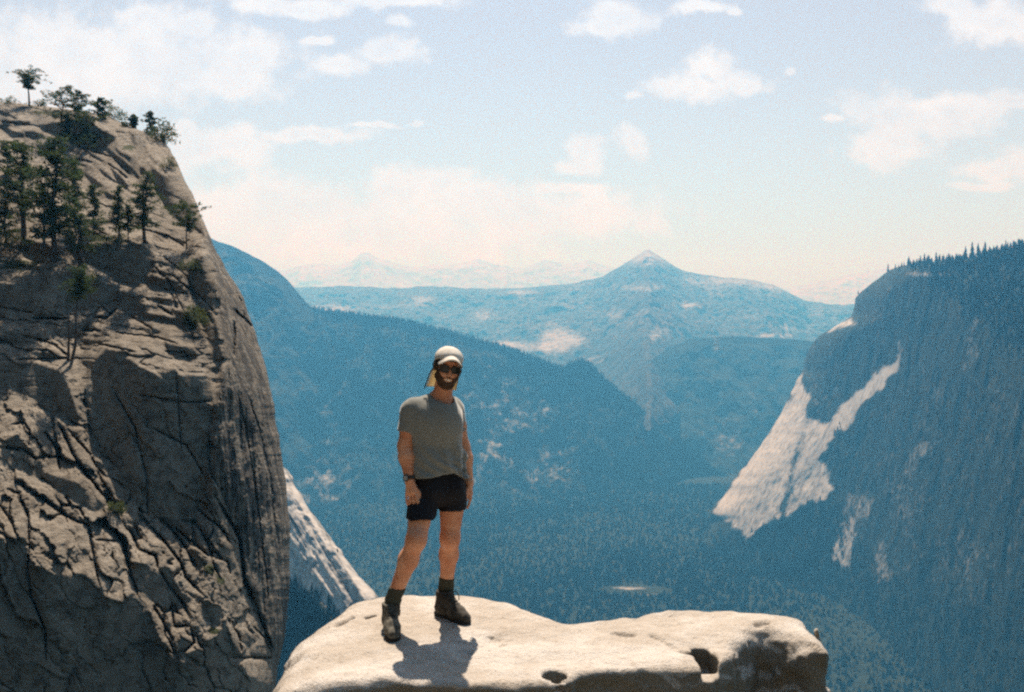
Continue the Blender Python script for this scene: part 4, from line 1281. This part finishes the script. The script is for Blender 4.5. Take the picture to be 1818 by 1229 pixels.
m_teeth = simple_mat("teeth_white", (0.72, 0.66, 0.55), (0.76, 0.70, 0.60), 20, .3, .4)
m_lip = simple_mat("lip_skin", (0.42, 0.19, 0.15), (0.48, 0.22, 0.17), 20, .5, .3)
m_steel = simple_mat("brushed_metal", (0.30, 0.29, 0.27), (0.42, 0.40, 0.37), 60, .4, .5)
m_cord = simple_mat("dark_cord", (0.03, 0.032, 0.03), (0.06, 0.06, 0.055), 60, .8, .2)
# thin cream cloth that lets the sun through
m_flap, nt, b = new_mat("cream_sun_cloth")
b.inputs['Base Color'].default_value = (0.72, 0.63, 0.44, 1)
b.inputs['Roughness'].default_value = .9
tr = nt.new('ShaderNodeBsdfTranslucent'); tr.inputs[0].default_value = (0.80, 0.71, 0.50, 1)
mx = nt.new('ShaderNodeMixShader'); mx.inputs[0].default_value = .45
nt.l.new(b.outputs[0], mx.inputs[1]); nt.l.new(tr.outputs[0], mx.inputs[2]); nt.l.new(mx.outputs[0], nt.n['Material Output'].inputs[0])

J = lambda x, y, D: np.array([(x - CX) / F * D, D, (YH - y) / F * D])
yaw = R(27)
RV = np.array([math.cos(yaw), math.sin(yaw), 0]); FW = np.array([math.sin(yaw), -math.cos(yaw), 0]); UP = np.array([0, 0, 1.0])

foot_r = un(694, 1131); foot_l = un(803, 1101)
# joints: "a" is the side nearest the cliff (his right), "b" the valley side (his left)
pel = J(779, 868, 5.72); waist = J(777, 815, 5.74); chest = J(772, 752, 5.75); neck = J(783, 708, 5.765); skull = J(795, 652, 5.72)
sh_a, el_a, wr_a = J(731, 727, 5.70), J(719, 792, 5.67), J(727, 853, 5.60)
sh_b, el_b, wr_b = J(804, 724, 5.86), J(822, 795, 5.88), J(833, 856, 5.84)
hip_a, kn_a, an_a = J(751, 882, 5.67), J(739, 958, 5.52), J(697, 1066, 5.60)
hip_b, kn_b, an_b = J(803, 880, 5.77), J(799, 955, 5.74), J(792, 1043, 5.85)
PZ = top_z(np.array([foot_r[0]]), np.array([foot_r[1]]))[0]

# head frame: faces the lens, turned a little to his left, head tipped over
hy, hr, hp = R(14), R(9), R(8)
hf = np.array([math.sin(hy), -math.cos(hy), 0]); hx_ = np.array([math.cos(hy), math.sin(hy), 0])
hup = UP * math.cos(hr) + hx_ * math.sin(hr)
hx_ = hx_ * math.cos(hr) - UP * math.sin(hr)
hf2 = hf * math.cos(hp) - hup * math.sin(hp); hup = hup * math.cos(hp) + hf * math.sin(hp); hf = hf2
HM = np.stack([hx_, hf, hup], 1)                # columns: right (viewer), forward, up
hc = skull
def head_local(P): return (P - hc) @ HM
def HW(v): return hc + HM @ np.asarray(v, float)

def head_sdf(P):
    q = head_local(P)
    qs = q.copy(); qs[:, 0] = np.abs(qs[:, 0])
    d = ell(q, (0, -.012, .030), (.076, .094, .090))
    d = smin(d, ell(q, (0, .020, -.040), (.060, .070, .085)), .03)          # face block
    d = smin(d, ell(q, (0, .052, -.098), (.030, .026, .024)), .025)          # chin
    d = smin(d, seg(qs, (.052, .0, -.060), (.020, .055, -.098), .020, .018), .02)  # jaw
    d = smin(d, seg(qs, (.050, .058, -.030), (.032, .066, -.045), .018, .016), .018)  # cheek
    d = smin(d, seg(qs, (.018, .078, .022), (.045, .066, .018), .010, .009), .012)     # brow
    nose = smin(seg(q, (0, .085, .012), (0, .108, -.030), .008, .012), seg(qs, (.004, .098, -.034), (.011, .094, -.036), .008, .007), .006)
    d = smin(d, nose, .008)
    d = smax(d, -ell(qs, (.032, .088, .002), (.017, .014, .011)), .010)      # eye sockets
    d = smin(d, ell(qs, (.031, .069, .000), (.012, .012, .011)), .004)       # eyeballs
    d = smin(d, seg(qs, (0, .082, -.060), (.022, .073, -.056), .0055, .004), .005)   # upper lip
    d = smin(d, seg(qs, (0, .080, -.079), (.022, .071, -.069), .0060, .004), .006)   # lower lip
    ear = np.maximum(ell(qs, (.079, -.008, -.006), (.011, .022, .033)), -ell(qs, (.089, .0, -.004), (.007, .012, .02)))
    return smin(d, ear, .006)

# ---- hands
def hand_prims(wr, el, palm_dir, thumb_side, curl):
    """five unequal bent fingers on a palm; returns list of (a, b, ra, rb)."""
    ax = wr - el; ax /= np.linalg.norm(ax)
    ax = ax * .75 + np.array([0, 0, -1]) * .45; ax /= np.linalg.norm(ax)
    pn = palm_dir - ax * (palm_dir @ ax); pn /= np.linalg.norm(pn)     # the way the palm faces
    sd = np.cross(ax, pn) * thumb_side                                 # towards the thumb
    palm = [(wr + ax * .012 + sd * .012, wr + ax * .072 + sd * .024, .018, .016), (wr + ax * .012, wr + ax * .078 + sd * .004, .018, .015), (wr + ax * .012 - sd * .010, wr + ax * .072 - sd * .022, .017, .014)]
    fing = []
    for off, ln, cu in ((.032, .078, .8), (.011, .090, 1.0), (-.011, .083, 1.15), (-.031, .066, 1.3)):
        b0 = wr + ax * .078 + sd * off
        L = [ln * .45, ln * .32, ln * .25]
        ang = 0.0; p_ = b0; r = .0082
        for k in range(3):
            ang += curl * cu * (.28, .5, .4)[k]
            dv = ax * math.cos(ang) + pn * math.sin(ang) + sd * off * 6.5
            n_ = p_ + dv / np.linalg.norm(dv) * L[k]
            fing.append((p_, n_, r, r * .9)); p_ = n_; r *= .9
    t0 = wr + ax * .022 + sd * .026; t1 = t0 + ax * .038 + sd * .012 + pn * .012; t2 = t1 + ax * .028 + sd * .004 + pn * .010; t3 = t2 + ax * .022 + pn * .006
    return palm, fing + [(t0, t1, .0125, .0105), (t1, t2, .0105, .009), (t2, t3, .009, .0075)]

hand_a = hand_prims(wr_a, el_a, RV * .75 + FW * -.55, 1, .38)
hand_b = hand_prims(wr_b, el_b, -RV * .8 - FW * .5, -1, .5)

def torso_sdf(P, g=0.0):
    d = seg(P, sh_a + RV * .035 + (0, 0, -.016), sh_b - RV * .035 + (0, 0, -.016), .056 + g, .056 + g)
    tr_ = neck + (0, 0, -.028) - FW * .012
    d = smin(d, smin(seg(P, tr_, sh_a + (0, 0, -.004), .066 + g, .046 + g), seg(P, tr_, sh_b + (0, 0, -.004), .066 + g, .046 + g), .03), .03)
    for s in (-1, 1):
        d = smin(d, seg(P, chest + RV * .072 * s + (0, 0, .03), waist + RV * .058 * s, .100 + g, .092 + g), .05)
    d = smin(d, ell(P, chest + FW * .03 + (0, 0, .0), (.15 + g, .115 + g, .15 + g)), .04)
    for s in (-1, 1):
        d = smin(d, seg(P, waist + RV * .055 * s, pel + RV * .062 * s, .096 + g, .108 + g), .05)
    return d

def legs_prims(g=0.0):
    return [(hip_a, kn_a, .086 + g, .056 + g), (hip_b, kn_b, .086 + g, .056 + g)]

def body_sdf(P):
    d = torso_sdf(P, -.006)
    d = smin(d, seg(P, neck + (0, 0, -.03), hc + HM @ np.array([0, -.018, -.07]), .064, .056), .035)
    for s in (-1, 1):
        d = smin(d, seg(P, neck + RV * s * .03 + (0, 0, .0) - FW * .02, (sh_a if s < 0 else sh_b) + (0, 0, .01), .035, .045), .04)
    d = smin(d, head_sdf(P), .018)
    for sh, el, wr, hd in ((sh_a, el_a, wr_a, hand_a), (sh_b, el_b, wr_b, hand_b)):
        mid = sh * .55 + el * .45
        arm = smin(seg(P, sh, mid, .058, .053), seg(P, mid, el, .053, .043), .03)
        fm = el * .68 + wr * .32
        arm = smin(arm, seg(P, el, fm, .043, .047), .03)
        arm = smin(arm, seg(P, fm, wr, .046, .028), .03)
        d = smin(d, arm, .03)
        pl = None
        for a, b2, ra, rb in hd[0]:
            q = seg(P, a, b2, ra, rb); pl = q if pl is None else smin(pl, q, .014)
        d = smin(d, pl, .02)
        fg = None
        for a, b2, ra, rb in hd[1]:
            q = seg(P, a, b2, ra, rb); fg = q if fg is None else np.minimum(fg, q)
        d = smin(d, fg, .006)
    for hp_, kn, an, ft in ((hip_a, kn_a, an_a, foot_r), (hip_b, kn_b, an_b, foot_l)):
        lg = seg(P, hp_, kn, .088, .057)
        calf = kn * .66 + an * .34 + np.array([0, .018, 0])
        lg = smin(lg, ell(P, kn + np.array([.0, -.012, 0]), (.05, .055, .06)), .03)
        lg = smin(lg, seg(P, kn + np.array([0, .004, 0]), calf, .052, .058), .04)
        lg = smin(lg, seg(P, calf, an, .057, .038), .035)
        d = smin(d, lg, .03)
    return d
root_xyz = np.array([(foot_r[0] + foot_l[0]) / 2, (foot_r[1] + foot_l[1]) / 2, PZ])
person = empty("person", tuple(root_xyz))
tag(person, "bearded hiker in white cap, sunglasses, green shirt and black shorts, smiling on the ledge", "person")
def part(name, f, lo, hi, h, mat, parent=person, rel=1):
    V, Q = sdf_mesh(f, lo, hi, h)
    if rel: V = relax(V, Q, rel)
    wl = np.array(parent.matrix_world.translation) if parent is person else np.zeros(3)
    o = mesh_np(name, V - root_xyz, Q, mat, parent)
    return o

allp = np.stack([wr_a, wr_b, an_a, an_b, hc])
part("body", body_sdf, (-.80, 5.32, -1.90), (-.18, 6.08, -.10), .0052, m_skin)

# ---- shirt
ha, hb_ = J(735, 845, 5.62), J(822, 842, 5.86)
sl_a = sh_a * .42 + el_a * .58; sl_b = sh_b * .42 + el_b * .58
def shirt_sdf(P):
    d = torso_sdf(P, .012)
    hem_r = seg(P, waist + (0, 0, -.02), pel + (0, 0, .05), .0, .0)
    for s in (-1, 1):
        d = smin(d, seg(P, neck + RV * s * .035 + (0, 0, -.025) - FW * .015, (sh_a if s < 0 else sh_b) + (0, 0, .0), .050, .052), .03)
    sa = smin(seg(P, sh_a, sl_a, .066, .064), 1e3 + 0 * P[:, 0], .01)
    sa = smax(sa, (P - (sh_a * .38 + el_a * .62)) @ ((el_a - sh_a) / np.linalg.norm(el_a - sh_a)), .006)
    sb = seg(P, sh_b, sl_b, .064, .064)
    sb = smax(sb, (P - (sh_b * .38 + el_b * .62)) @ ((el_b - sh_b) / np.linalg.norm(el_b - sh_b)), .006)
    d = smin(smin(d, sa, .03), sb, .03)
    x, y, z = P[:, 0], P[:, 1], P[:, 2]
    lowz = sstep(chest[2] + .02, waist[2] - .12, z)
    u = (P - waist) @ RV
    # gathers: pulled folds running to the tucked corner by his left hip, soft drape elsewhere
    rr = np.hypot(u - .10, (z - (waist[2] - .13)) * .9)
    th = np.arctan2(z - (waist[2] - .13), u - .10)
    fold = np.sin(th * 9 + 2.0 * vnoise(x * 9, y * 9, z * 9, 5)) * np.exp(-rr / .18) * .016
    drape = .017 * fbm(u / .07, y / .2, z / .16 + u * 3, 3, seed=231) * (.35 + .65 * lowz)
    side = .006 * np.sin((z * 1.3 + u * 1.2) * 46 + 3 * vnoise(x * 8, y * 8, z * 8, 9)) * lowz
    d = d - fold - drape - side - .006 * lowz
    hem = np.interp(u, [-.16, -.05, .06, .16], [J(735, 849, 5.62)[2], J(768, 844, 5.65)[2], J(790, 838, 5.7)[2], J(822, 846, 5.86)[2]])
    d = smax(d, hem - z + .004 * vnoise(u * 20, y * 20, 0, 3), .008)
    # neck opening
    nk = seg(P, neck + FW * .03 + (0, 0, -.012), neck + (0, 0, .2), .070, .085)
    return smax(d, -nk, .006)
part("shirt", shirt_sdf, (-.76, 5.42, -1.12), (-.22, 6.08, -.42), .0052, m_shirt, rel=1)

# ---- shorts
def shorts_sdf(P):
    u = (P - pel) @ RV
    d = None
    for s in (-1, 1):
        q = seg(P, waist + RV * .055 * s + (0, 0, -.03), pel + RV * .062 * s, .092, .116)
        d = q if d is None else smin(d, q, .04)
    for hp_, kn, px_hem, in ((hip_a, kn_a, 915), (hip_b, kn_b, 904)):
        e = hp_ + (kn - hp_) * .62
        lg = seg(P, hp_ + RV * (.012 if px_hem > 910 else 0), e + RV * (.012 if px_hem > 910 else 0), .096, .094)
        t = (kn - hp_) / np.linalg.norm(kn - hp_)
        zc = (YH - px_hem) / F * hp_[1]
        lg = smax(lg, zc - P[:, 2] + .008 * vnoise(P[:, 0] * 16, P[:, 1] * 16, 1.0, 4), .006)
        d = smin(d, lg, .018)
    f_ = .007 * fbm(u / .05, P[:, 1] / .12, P[:, 2] / .12, 3, seed=241)
    return smax(d - f_, P[:, 2] - (waist[2] - .06), .01)
part("shorts", shorts_sdf, (-.74, 5.42, -1.42), (-.22, 6.00, -.90), .0055, m_shorts)

# ---- socks and boots
def boot(side, an, heel, toe, mat, sock_top_px, shaft_lean=0.0):
    heel, toe = np.array(heel), np.array(toe)
    fwd = np.array([toe[0] - heel[0], toe[1] - heel[1], 0]); L = np.linalg.norm(fwd); fwd /= L
    rt = np.array([-fwd[1], fwd[0], 0])
    zt = top_z(np.array([heel[0], toe[0]]), np.array([heel[1], toe[1]])) - .004
    g = np.array([0, 0, 1.0])
    hz = np.array([heel[0], heel[1], zt[0]]); tz_ = np.array([toe[0], toe[1], zt[1]])
    fwd3 = (tz_ - hz) / np.linalg.norm(tz_ - hz); up3 = np.cross(rt, fwd3); up3 = up3 if up3[2] > 0 else -up3
    at = lambda f, r, u: hz + fwd3 * f * L + rt * r + up3 * u
    coll = np.array([an[0], an[1], hz[2] + .150]) * 1.0
    coll = at(.20, 0, .145) * .5 + np.array([an[0], an[1], hz[2] + .150]) * .5
    def upper(P):
        d = seg(P, at(.16, 0, .055), at(.70, 0, .050), .040, .040)
        d = smin(d, seg(P, at(.70, 0, .045), at(.88, 0, .040), .045, .036), .03)
        d = smin(d, seg(P, at(.20, 0, .07), coll, .045, .050), .04)
        d = smin(d, seg(P, coll, at(.60, 0, .075), .040, .034), .045)
        d = smax(d, -((P - hz) @ up3) + .022, .006)
        d = smax(d, (P - coll) @ g - .018 , .008)
        d = smax(d, -(ell(P, coll + g * .03, (.043, .043, .05))), .006)
        return d + .003 * fbm(P[:, 0] / .03, P[:, 1] / .03, P[:, 2] / .03, 3, seed=251)
    def sole(P):
        q = P - hz
        f_, r_, u_ = q @ fwd3 / L, q @ rt, q @ up3
        hw = np.interp(f_, [-.02, .08, .3, .45, .7, .9, 1.02], [.026, .038, .036, .036, .050, .042, .018])
        d = smax(np.abs(r_) - hw, np.maximum(-f_ * L - .004, (f_ - 1.0) * L), .02)
        d = np.maximum(d, np.abs(u_ - .014) - .016)
        lug = .004 * np.sign(np.sin(f_ * L * 160)) * (u_ < .010)
        return d + np.where(lug > 0, .0035, 0)
    lo = np.minimum(hz, tz_) - .09; hi_ = np.maximum(hz, tz_) + .09; hi_[2] = hz[2] + .24; lo[2] = hz[2] - .06
    bo = part("boot", upper, lo, hi_, .0048, mat)
    part("sole", sole, lo, hi_, .0045, m_rubber, bo, 0)
    lp = []
    for k in range(5):
        c_ = at(.62 - .07 * k, 0, .115 + .012 * k) if k < 4 else coll + fwd3 * .04 + g * .01
        s0 = .026
        lp.append(tube([c_ - rt * s0 - up3 * .006, c_ + fwd3 * .006, c_ + rt * s0 - up3 * .006], [.004] * 3, 5))
    kn_ = coll + fwd3 * .050 + g * .012
    for s in (-1, 1):
        lp.append(tube([kn_, kn_ + rt * s * .03 + fwd3 * .02 + g * .012, kn_ + rt * s * .045 + fwd3 * .035 - g * .02, kn_ + rt * s * .04 + fwd3 * .04 - g * .05], [.0035] * 4, 5))
    V, fl = join_parts(lp)
    mesh_np("lace", V - root_xyz, fl, m_cord, bo)
    st = np.array([an[0], an[1], an[2]])
    kn = kn_a if side == 'a' else kn_b
    calf = kn * .66 + an * .34 + np.array([0, .018, 0])
    zt_ = (YH - sock_top_px) / F * an[1]
    def sock(P):
        d = smin(seg(P, calf, an, .061, .046), seg(P, an, coll - g * .05, .046, .044), .02)
        d = d - .0015 * np.sin(np.arctan2(P[:, 1] - an[1], P[:, 0] - an[0]) * 26) - .004 * fbm(P[:, 0] / .1, P[:, 1] / .1, P[:, 2] / .02, 2, seed=255) * sstep(zt_ - .03, zt_ - .1, P[:, 2])
        return smax(d, P[:, 2] - zt_ + (P[:, 0] - an[0]) * .12, .006)
    part("sock", sock, np.minimum(an, coll) - .09, np.array([max(an[0], calf[0]) + .09, max(an[1], calf[1]) + .09, zt_ + .05]), .0048, m_sock)
    return bo
bt_a = boot('a', an_a, un(690, 1112), un(700, 1142), m_boot_lit, 1041)
bt_a["label"] = "dusty tan boot with its lit toe towards the viewer"
bt_b = boot('b', an_b, un(775, 1093), un(833, 1112), m_boot, 1024)
bt_b["label"] = "dark boot turned sideways"

# ---- hair, beard, teeth
def hair_sdf(P):
    q = head_local(P)
    d = head_sdf(P) - .008 - .003 * fbm(P[:, 0] / .012, P[:, 1] / .012, P[:, 2] / .03, 3, seed=261)
    line = np.where(q[:, 1] > .055, .052, np.where(q[:, 1] > .01, .012, -.05))
    line = np.interp(q[:, 1], [-.1, -.045, -.02, .012, .035, .06, .1], [-.08, -.06, .010, .006, .028, .046, .052])
    d = smax(d, line - q[:, 2], .006)
    return smax(d, -(np.maximum(np.abs(q[:, 0]) - .2, 0) + 1) + .0, .01)
def beard_sdf(P):
    q = head_local(P); ax = np.abs(q[:, 0])
    d = head_sdf(P) - .006 - .004 * fbm(P[:, 0] / .010, P[:, 1] / .010, P[:, 2] / .016, 3, seed=262)
    d = smin(d, ell(q, (0, .053, -.104), (.036, .029, .024)), .02)
    top_ = np.interp(ax, [0, .012, .022, .034, .050, .066, .08], [-.045, -.046, -.053, -.054, -.040, -.008, .02])
    d = smax(d, q[:, 2] - top_, .006)
    d = smax(d, -(q[:, 1] - np.interp(q[:, 2], [-.12, -.06, 0], [.0, .005, .012])), .006)
    mouth = ell(q, (0, .088, -.067), (.030, .03, .0125))
    return smax(d, -mouth, .004)
hlo, hhi = hc - .17, hc + .17
part("hair", hair_sdf, hlo, hhi, .0042, m_hairm)
m_beard = simple_mat("brown_beard", (0.035, 0.022, 0.015), (0.115, 0.068, 0.042), 90, .75, .15, .8, .006)
part("beard", beard_sdf, hlo, hhi, .0042, m_beard)
part("teeth", lambda P: ell(head_local(P), (0, .0790, -.0660), (.025, .011, .0080)), HW((0, .07, -.06)) - .05, HW((0, .07, -.06)) + .05, .003, m_teeth)

# ---- sunglasses
gl = empty("sunglasses"); gl.parent = person
def lens_f(s):
    def f(P):
        q = head_local(P) - np.array([s * .034, .0935, .003])
        q = q.copy(); q[:, 1] += np.abs(q[:, 0] * s) * .10 + q[:, 0] * s * .22
        r = np.hypot(np.maximum(np.abs(q[:, 0]) - .012, 0), np.maximum(np.abs(q[:, 2]) - .006, 0)) - .014
        return np.maximum(r, np.abs(q[:, 1]) - .0035)
    return f
def frame_f(P):
    q = head_local(P); d = None
    for s in (-1, 1):
        qq = q - np.array([s * .034, .0935, .003]); qq[:, 1] += np.abs(qq[:, 0] * s) * .10 + qq[:, 0] * s * .22
        r = np.hypot(np.maximum(np.abs(qq[:, 0]) - .012, 0), np.maximum(np.abs(qq[:, 2]) - .006, 0)) - .0155
        k = np.maximum(np.abs(r) - .0034, np.abs(qq[:, 1]) - .0048)
        d = k if d is None else np.minimum(d, k)
        d = np.minimum(d, seg(q, (s * .058, .082, .010), (s * .082, -.005, .006), .0042, .0036))
    return np.minimum(d, seg(q, (-.009, .100, .008), (.009, .100, .008), .0036, .0036))
part("frame", frame_f, hlo, hhi, .003, m_frame, gl, 0)
for s in (-1, 1):
    c_ = HW((s * .034, .09, .003))
    part("lens", lens_f(s), c_ - .05, c_ + .05, .003, m_lens, gl, 0)

# ---- cap with brim and neck cape
def cap_sdf(P):
    q = head_local(P)
    d = ell(q, (0, -.010, .050), (.090, .108, .080))
    d = np.maximum(d, -(d + .009))
    line = np.interp(q[:, 1], [-.12, -.03, .05, .11], [-.005, .022, .052, .060])
    d = smax(d, line - q[:, 2], .004)
    return d + .0015 * fbm(P[:, 0] / .03, P[:, 1] / .03, P[:, 2] / .03, 2, seed=271)
def brim_sdf(P):
    q = head_local(P)
    x_, y_, z_ = q[:, 0], q[:, 1], q[:, 2]
    zz = z_ - (.086 - 10.5 * x_ * x_ - .16 * np.maximum(y_ - .070, 0))
    out = np.hypot(x_ / .078, (y_ - .070) / .080) - 1
    d = np.maximum(out * .075, np.abs(zz) - .0045)
    return smax(d, -(y_ - .050), .004)
cap = part("cap", cap_sdf, hlo, hhi + .03, .0042, m_cap)
part("brim", brim_sdf, hlo, hhi + .04, .0042, m_cap, cap)
# cape: a sheet hanging from the back rim to the shoulders
nu_, nv_ = 40, 26
uu, vv = np.meshgrid(np.linspace(-1, 1, nu_), np.linspace(0, 1, nv_))
th = uu * R(101)
rx = (.087 + .002 * vv + .006 * vv ** 2) + .005 * np.sin(uu * 17 + 1) * vv
ry = .100 + .008 * vv
cx_ = np.stack([rx * np.sin(th), -.014 - ry * np.cos(th) - .012 * vv, .012 - .170 * vv + .02 * vv * np.abs(uu) ** 3], -1)
A_ = hc + cx_.reshape(-1, 3) @ HM.T
A_ = A_ + (np.array([-.010, .005, -.0]) * (vv.reshape(-1, 1) ** 1.5))
inn = hc + ((cx_ - np.array([0, -.014, 0])) * np.array([.962, .962, 1]) + np.array([0, -.014, 0])).reshape(-1, 3) @ HM.T + (np.array([-.010, .005, 0]) * (vv.reshape(-1, 1) ** 1.5))
n_ = nu_ * nv_
Fo = grid_faces(nv_, nu_); Fi = grid_faces(nv_, nu_, True) + n_
idx = np.arange(n_).reshape(nv_, nu_)
rimi = np.concatenate([idx[0, :], idx[1:, -1], idx[-1, -2::-1], idx[-2:0:-1, 0]])
r2 = np.roll(rimi, -1)
Fr = np.stack([rimi, r2, r2 + n_, rimi + n_], -1)
mesh_np("neck_cape", np.concatenate([A_, inn]) - root_xyz, np.concatenate([Fo, Fi, Fr]), m_flap, cap)
c0 = HW((-.086, .02, .01)); c1 = HW((-.105, -.02, -.07)); c2 = J(757, 680, 5.74); c3 = J(753, 690, 5.72)
tv = tube([c0, c1, c2, c3], [.0042, .004, .004, .004], 6)
mesh_np("chin_cord", tv[0] - root_xyz, [tv[1], tv[2]], m_cord, cap)

# ---- watch and bracelet
def ring_f(wr, el, t, r, w, th_):
    ax = (wr - el) / np.linalg.norm(wr - el); c = wr - ax * t
    def f(P):
        q = P - c; a = q @ ax
        rad = np.linalg.norm(q - a[:, None] * ax, axis=1)
        return np.maximum(np.abs(rad - r) - th_, np.abs(a) - w)
    return f, c, ax
f_, c_, ax_ = ring_f(wr_a, el_a, .012, .0335, .010, .004)
wt = part("watch", f_, c_ - .07, c_ + .07, .003, m_cord)
fdir = np.array([-.35, -.9, .0]); fdir = fdir - ax_ * (fdir @ ax_); fdir /= np.linalg.norm(fdir)
def face_f(P):
    q = P - (c_ + fdir * .038); h_ = q @ fdir
    return np.maximum(np.linalg.norm(q - h_[:, None] * fdir, axis=1) - .021, np.abs(h_) - .006)
part("watch_case", face_f, c_ - .09, c_ + .09, .003, m_frame, wt)
def dial_f(P):
    q = P - (c_ + fdir * .0445); h_ = q @ fdir
    return np.maximum(np.linalg.norm(q - h_[:, None] * fdir, axis=1) - .015, np.abs(h_) - .003)
part("watch_dial", dial_f, c_ - .09, c_ + .09, .0025, m_steel, wt)
f_, c2_, _ = ring_f(wr_b, el_b, .010, .0325, .004, .003)
part("bracelet", f_, c2_ - .07, c2_ + .07, .003, m_steel)
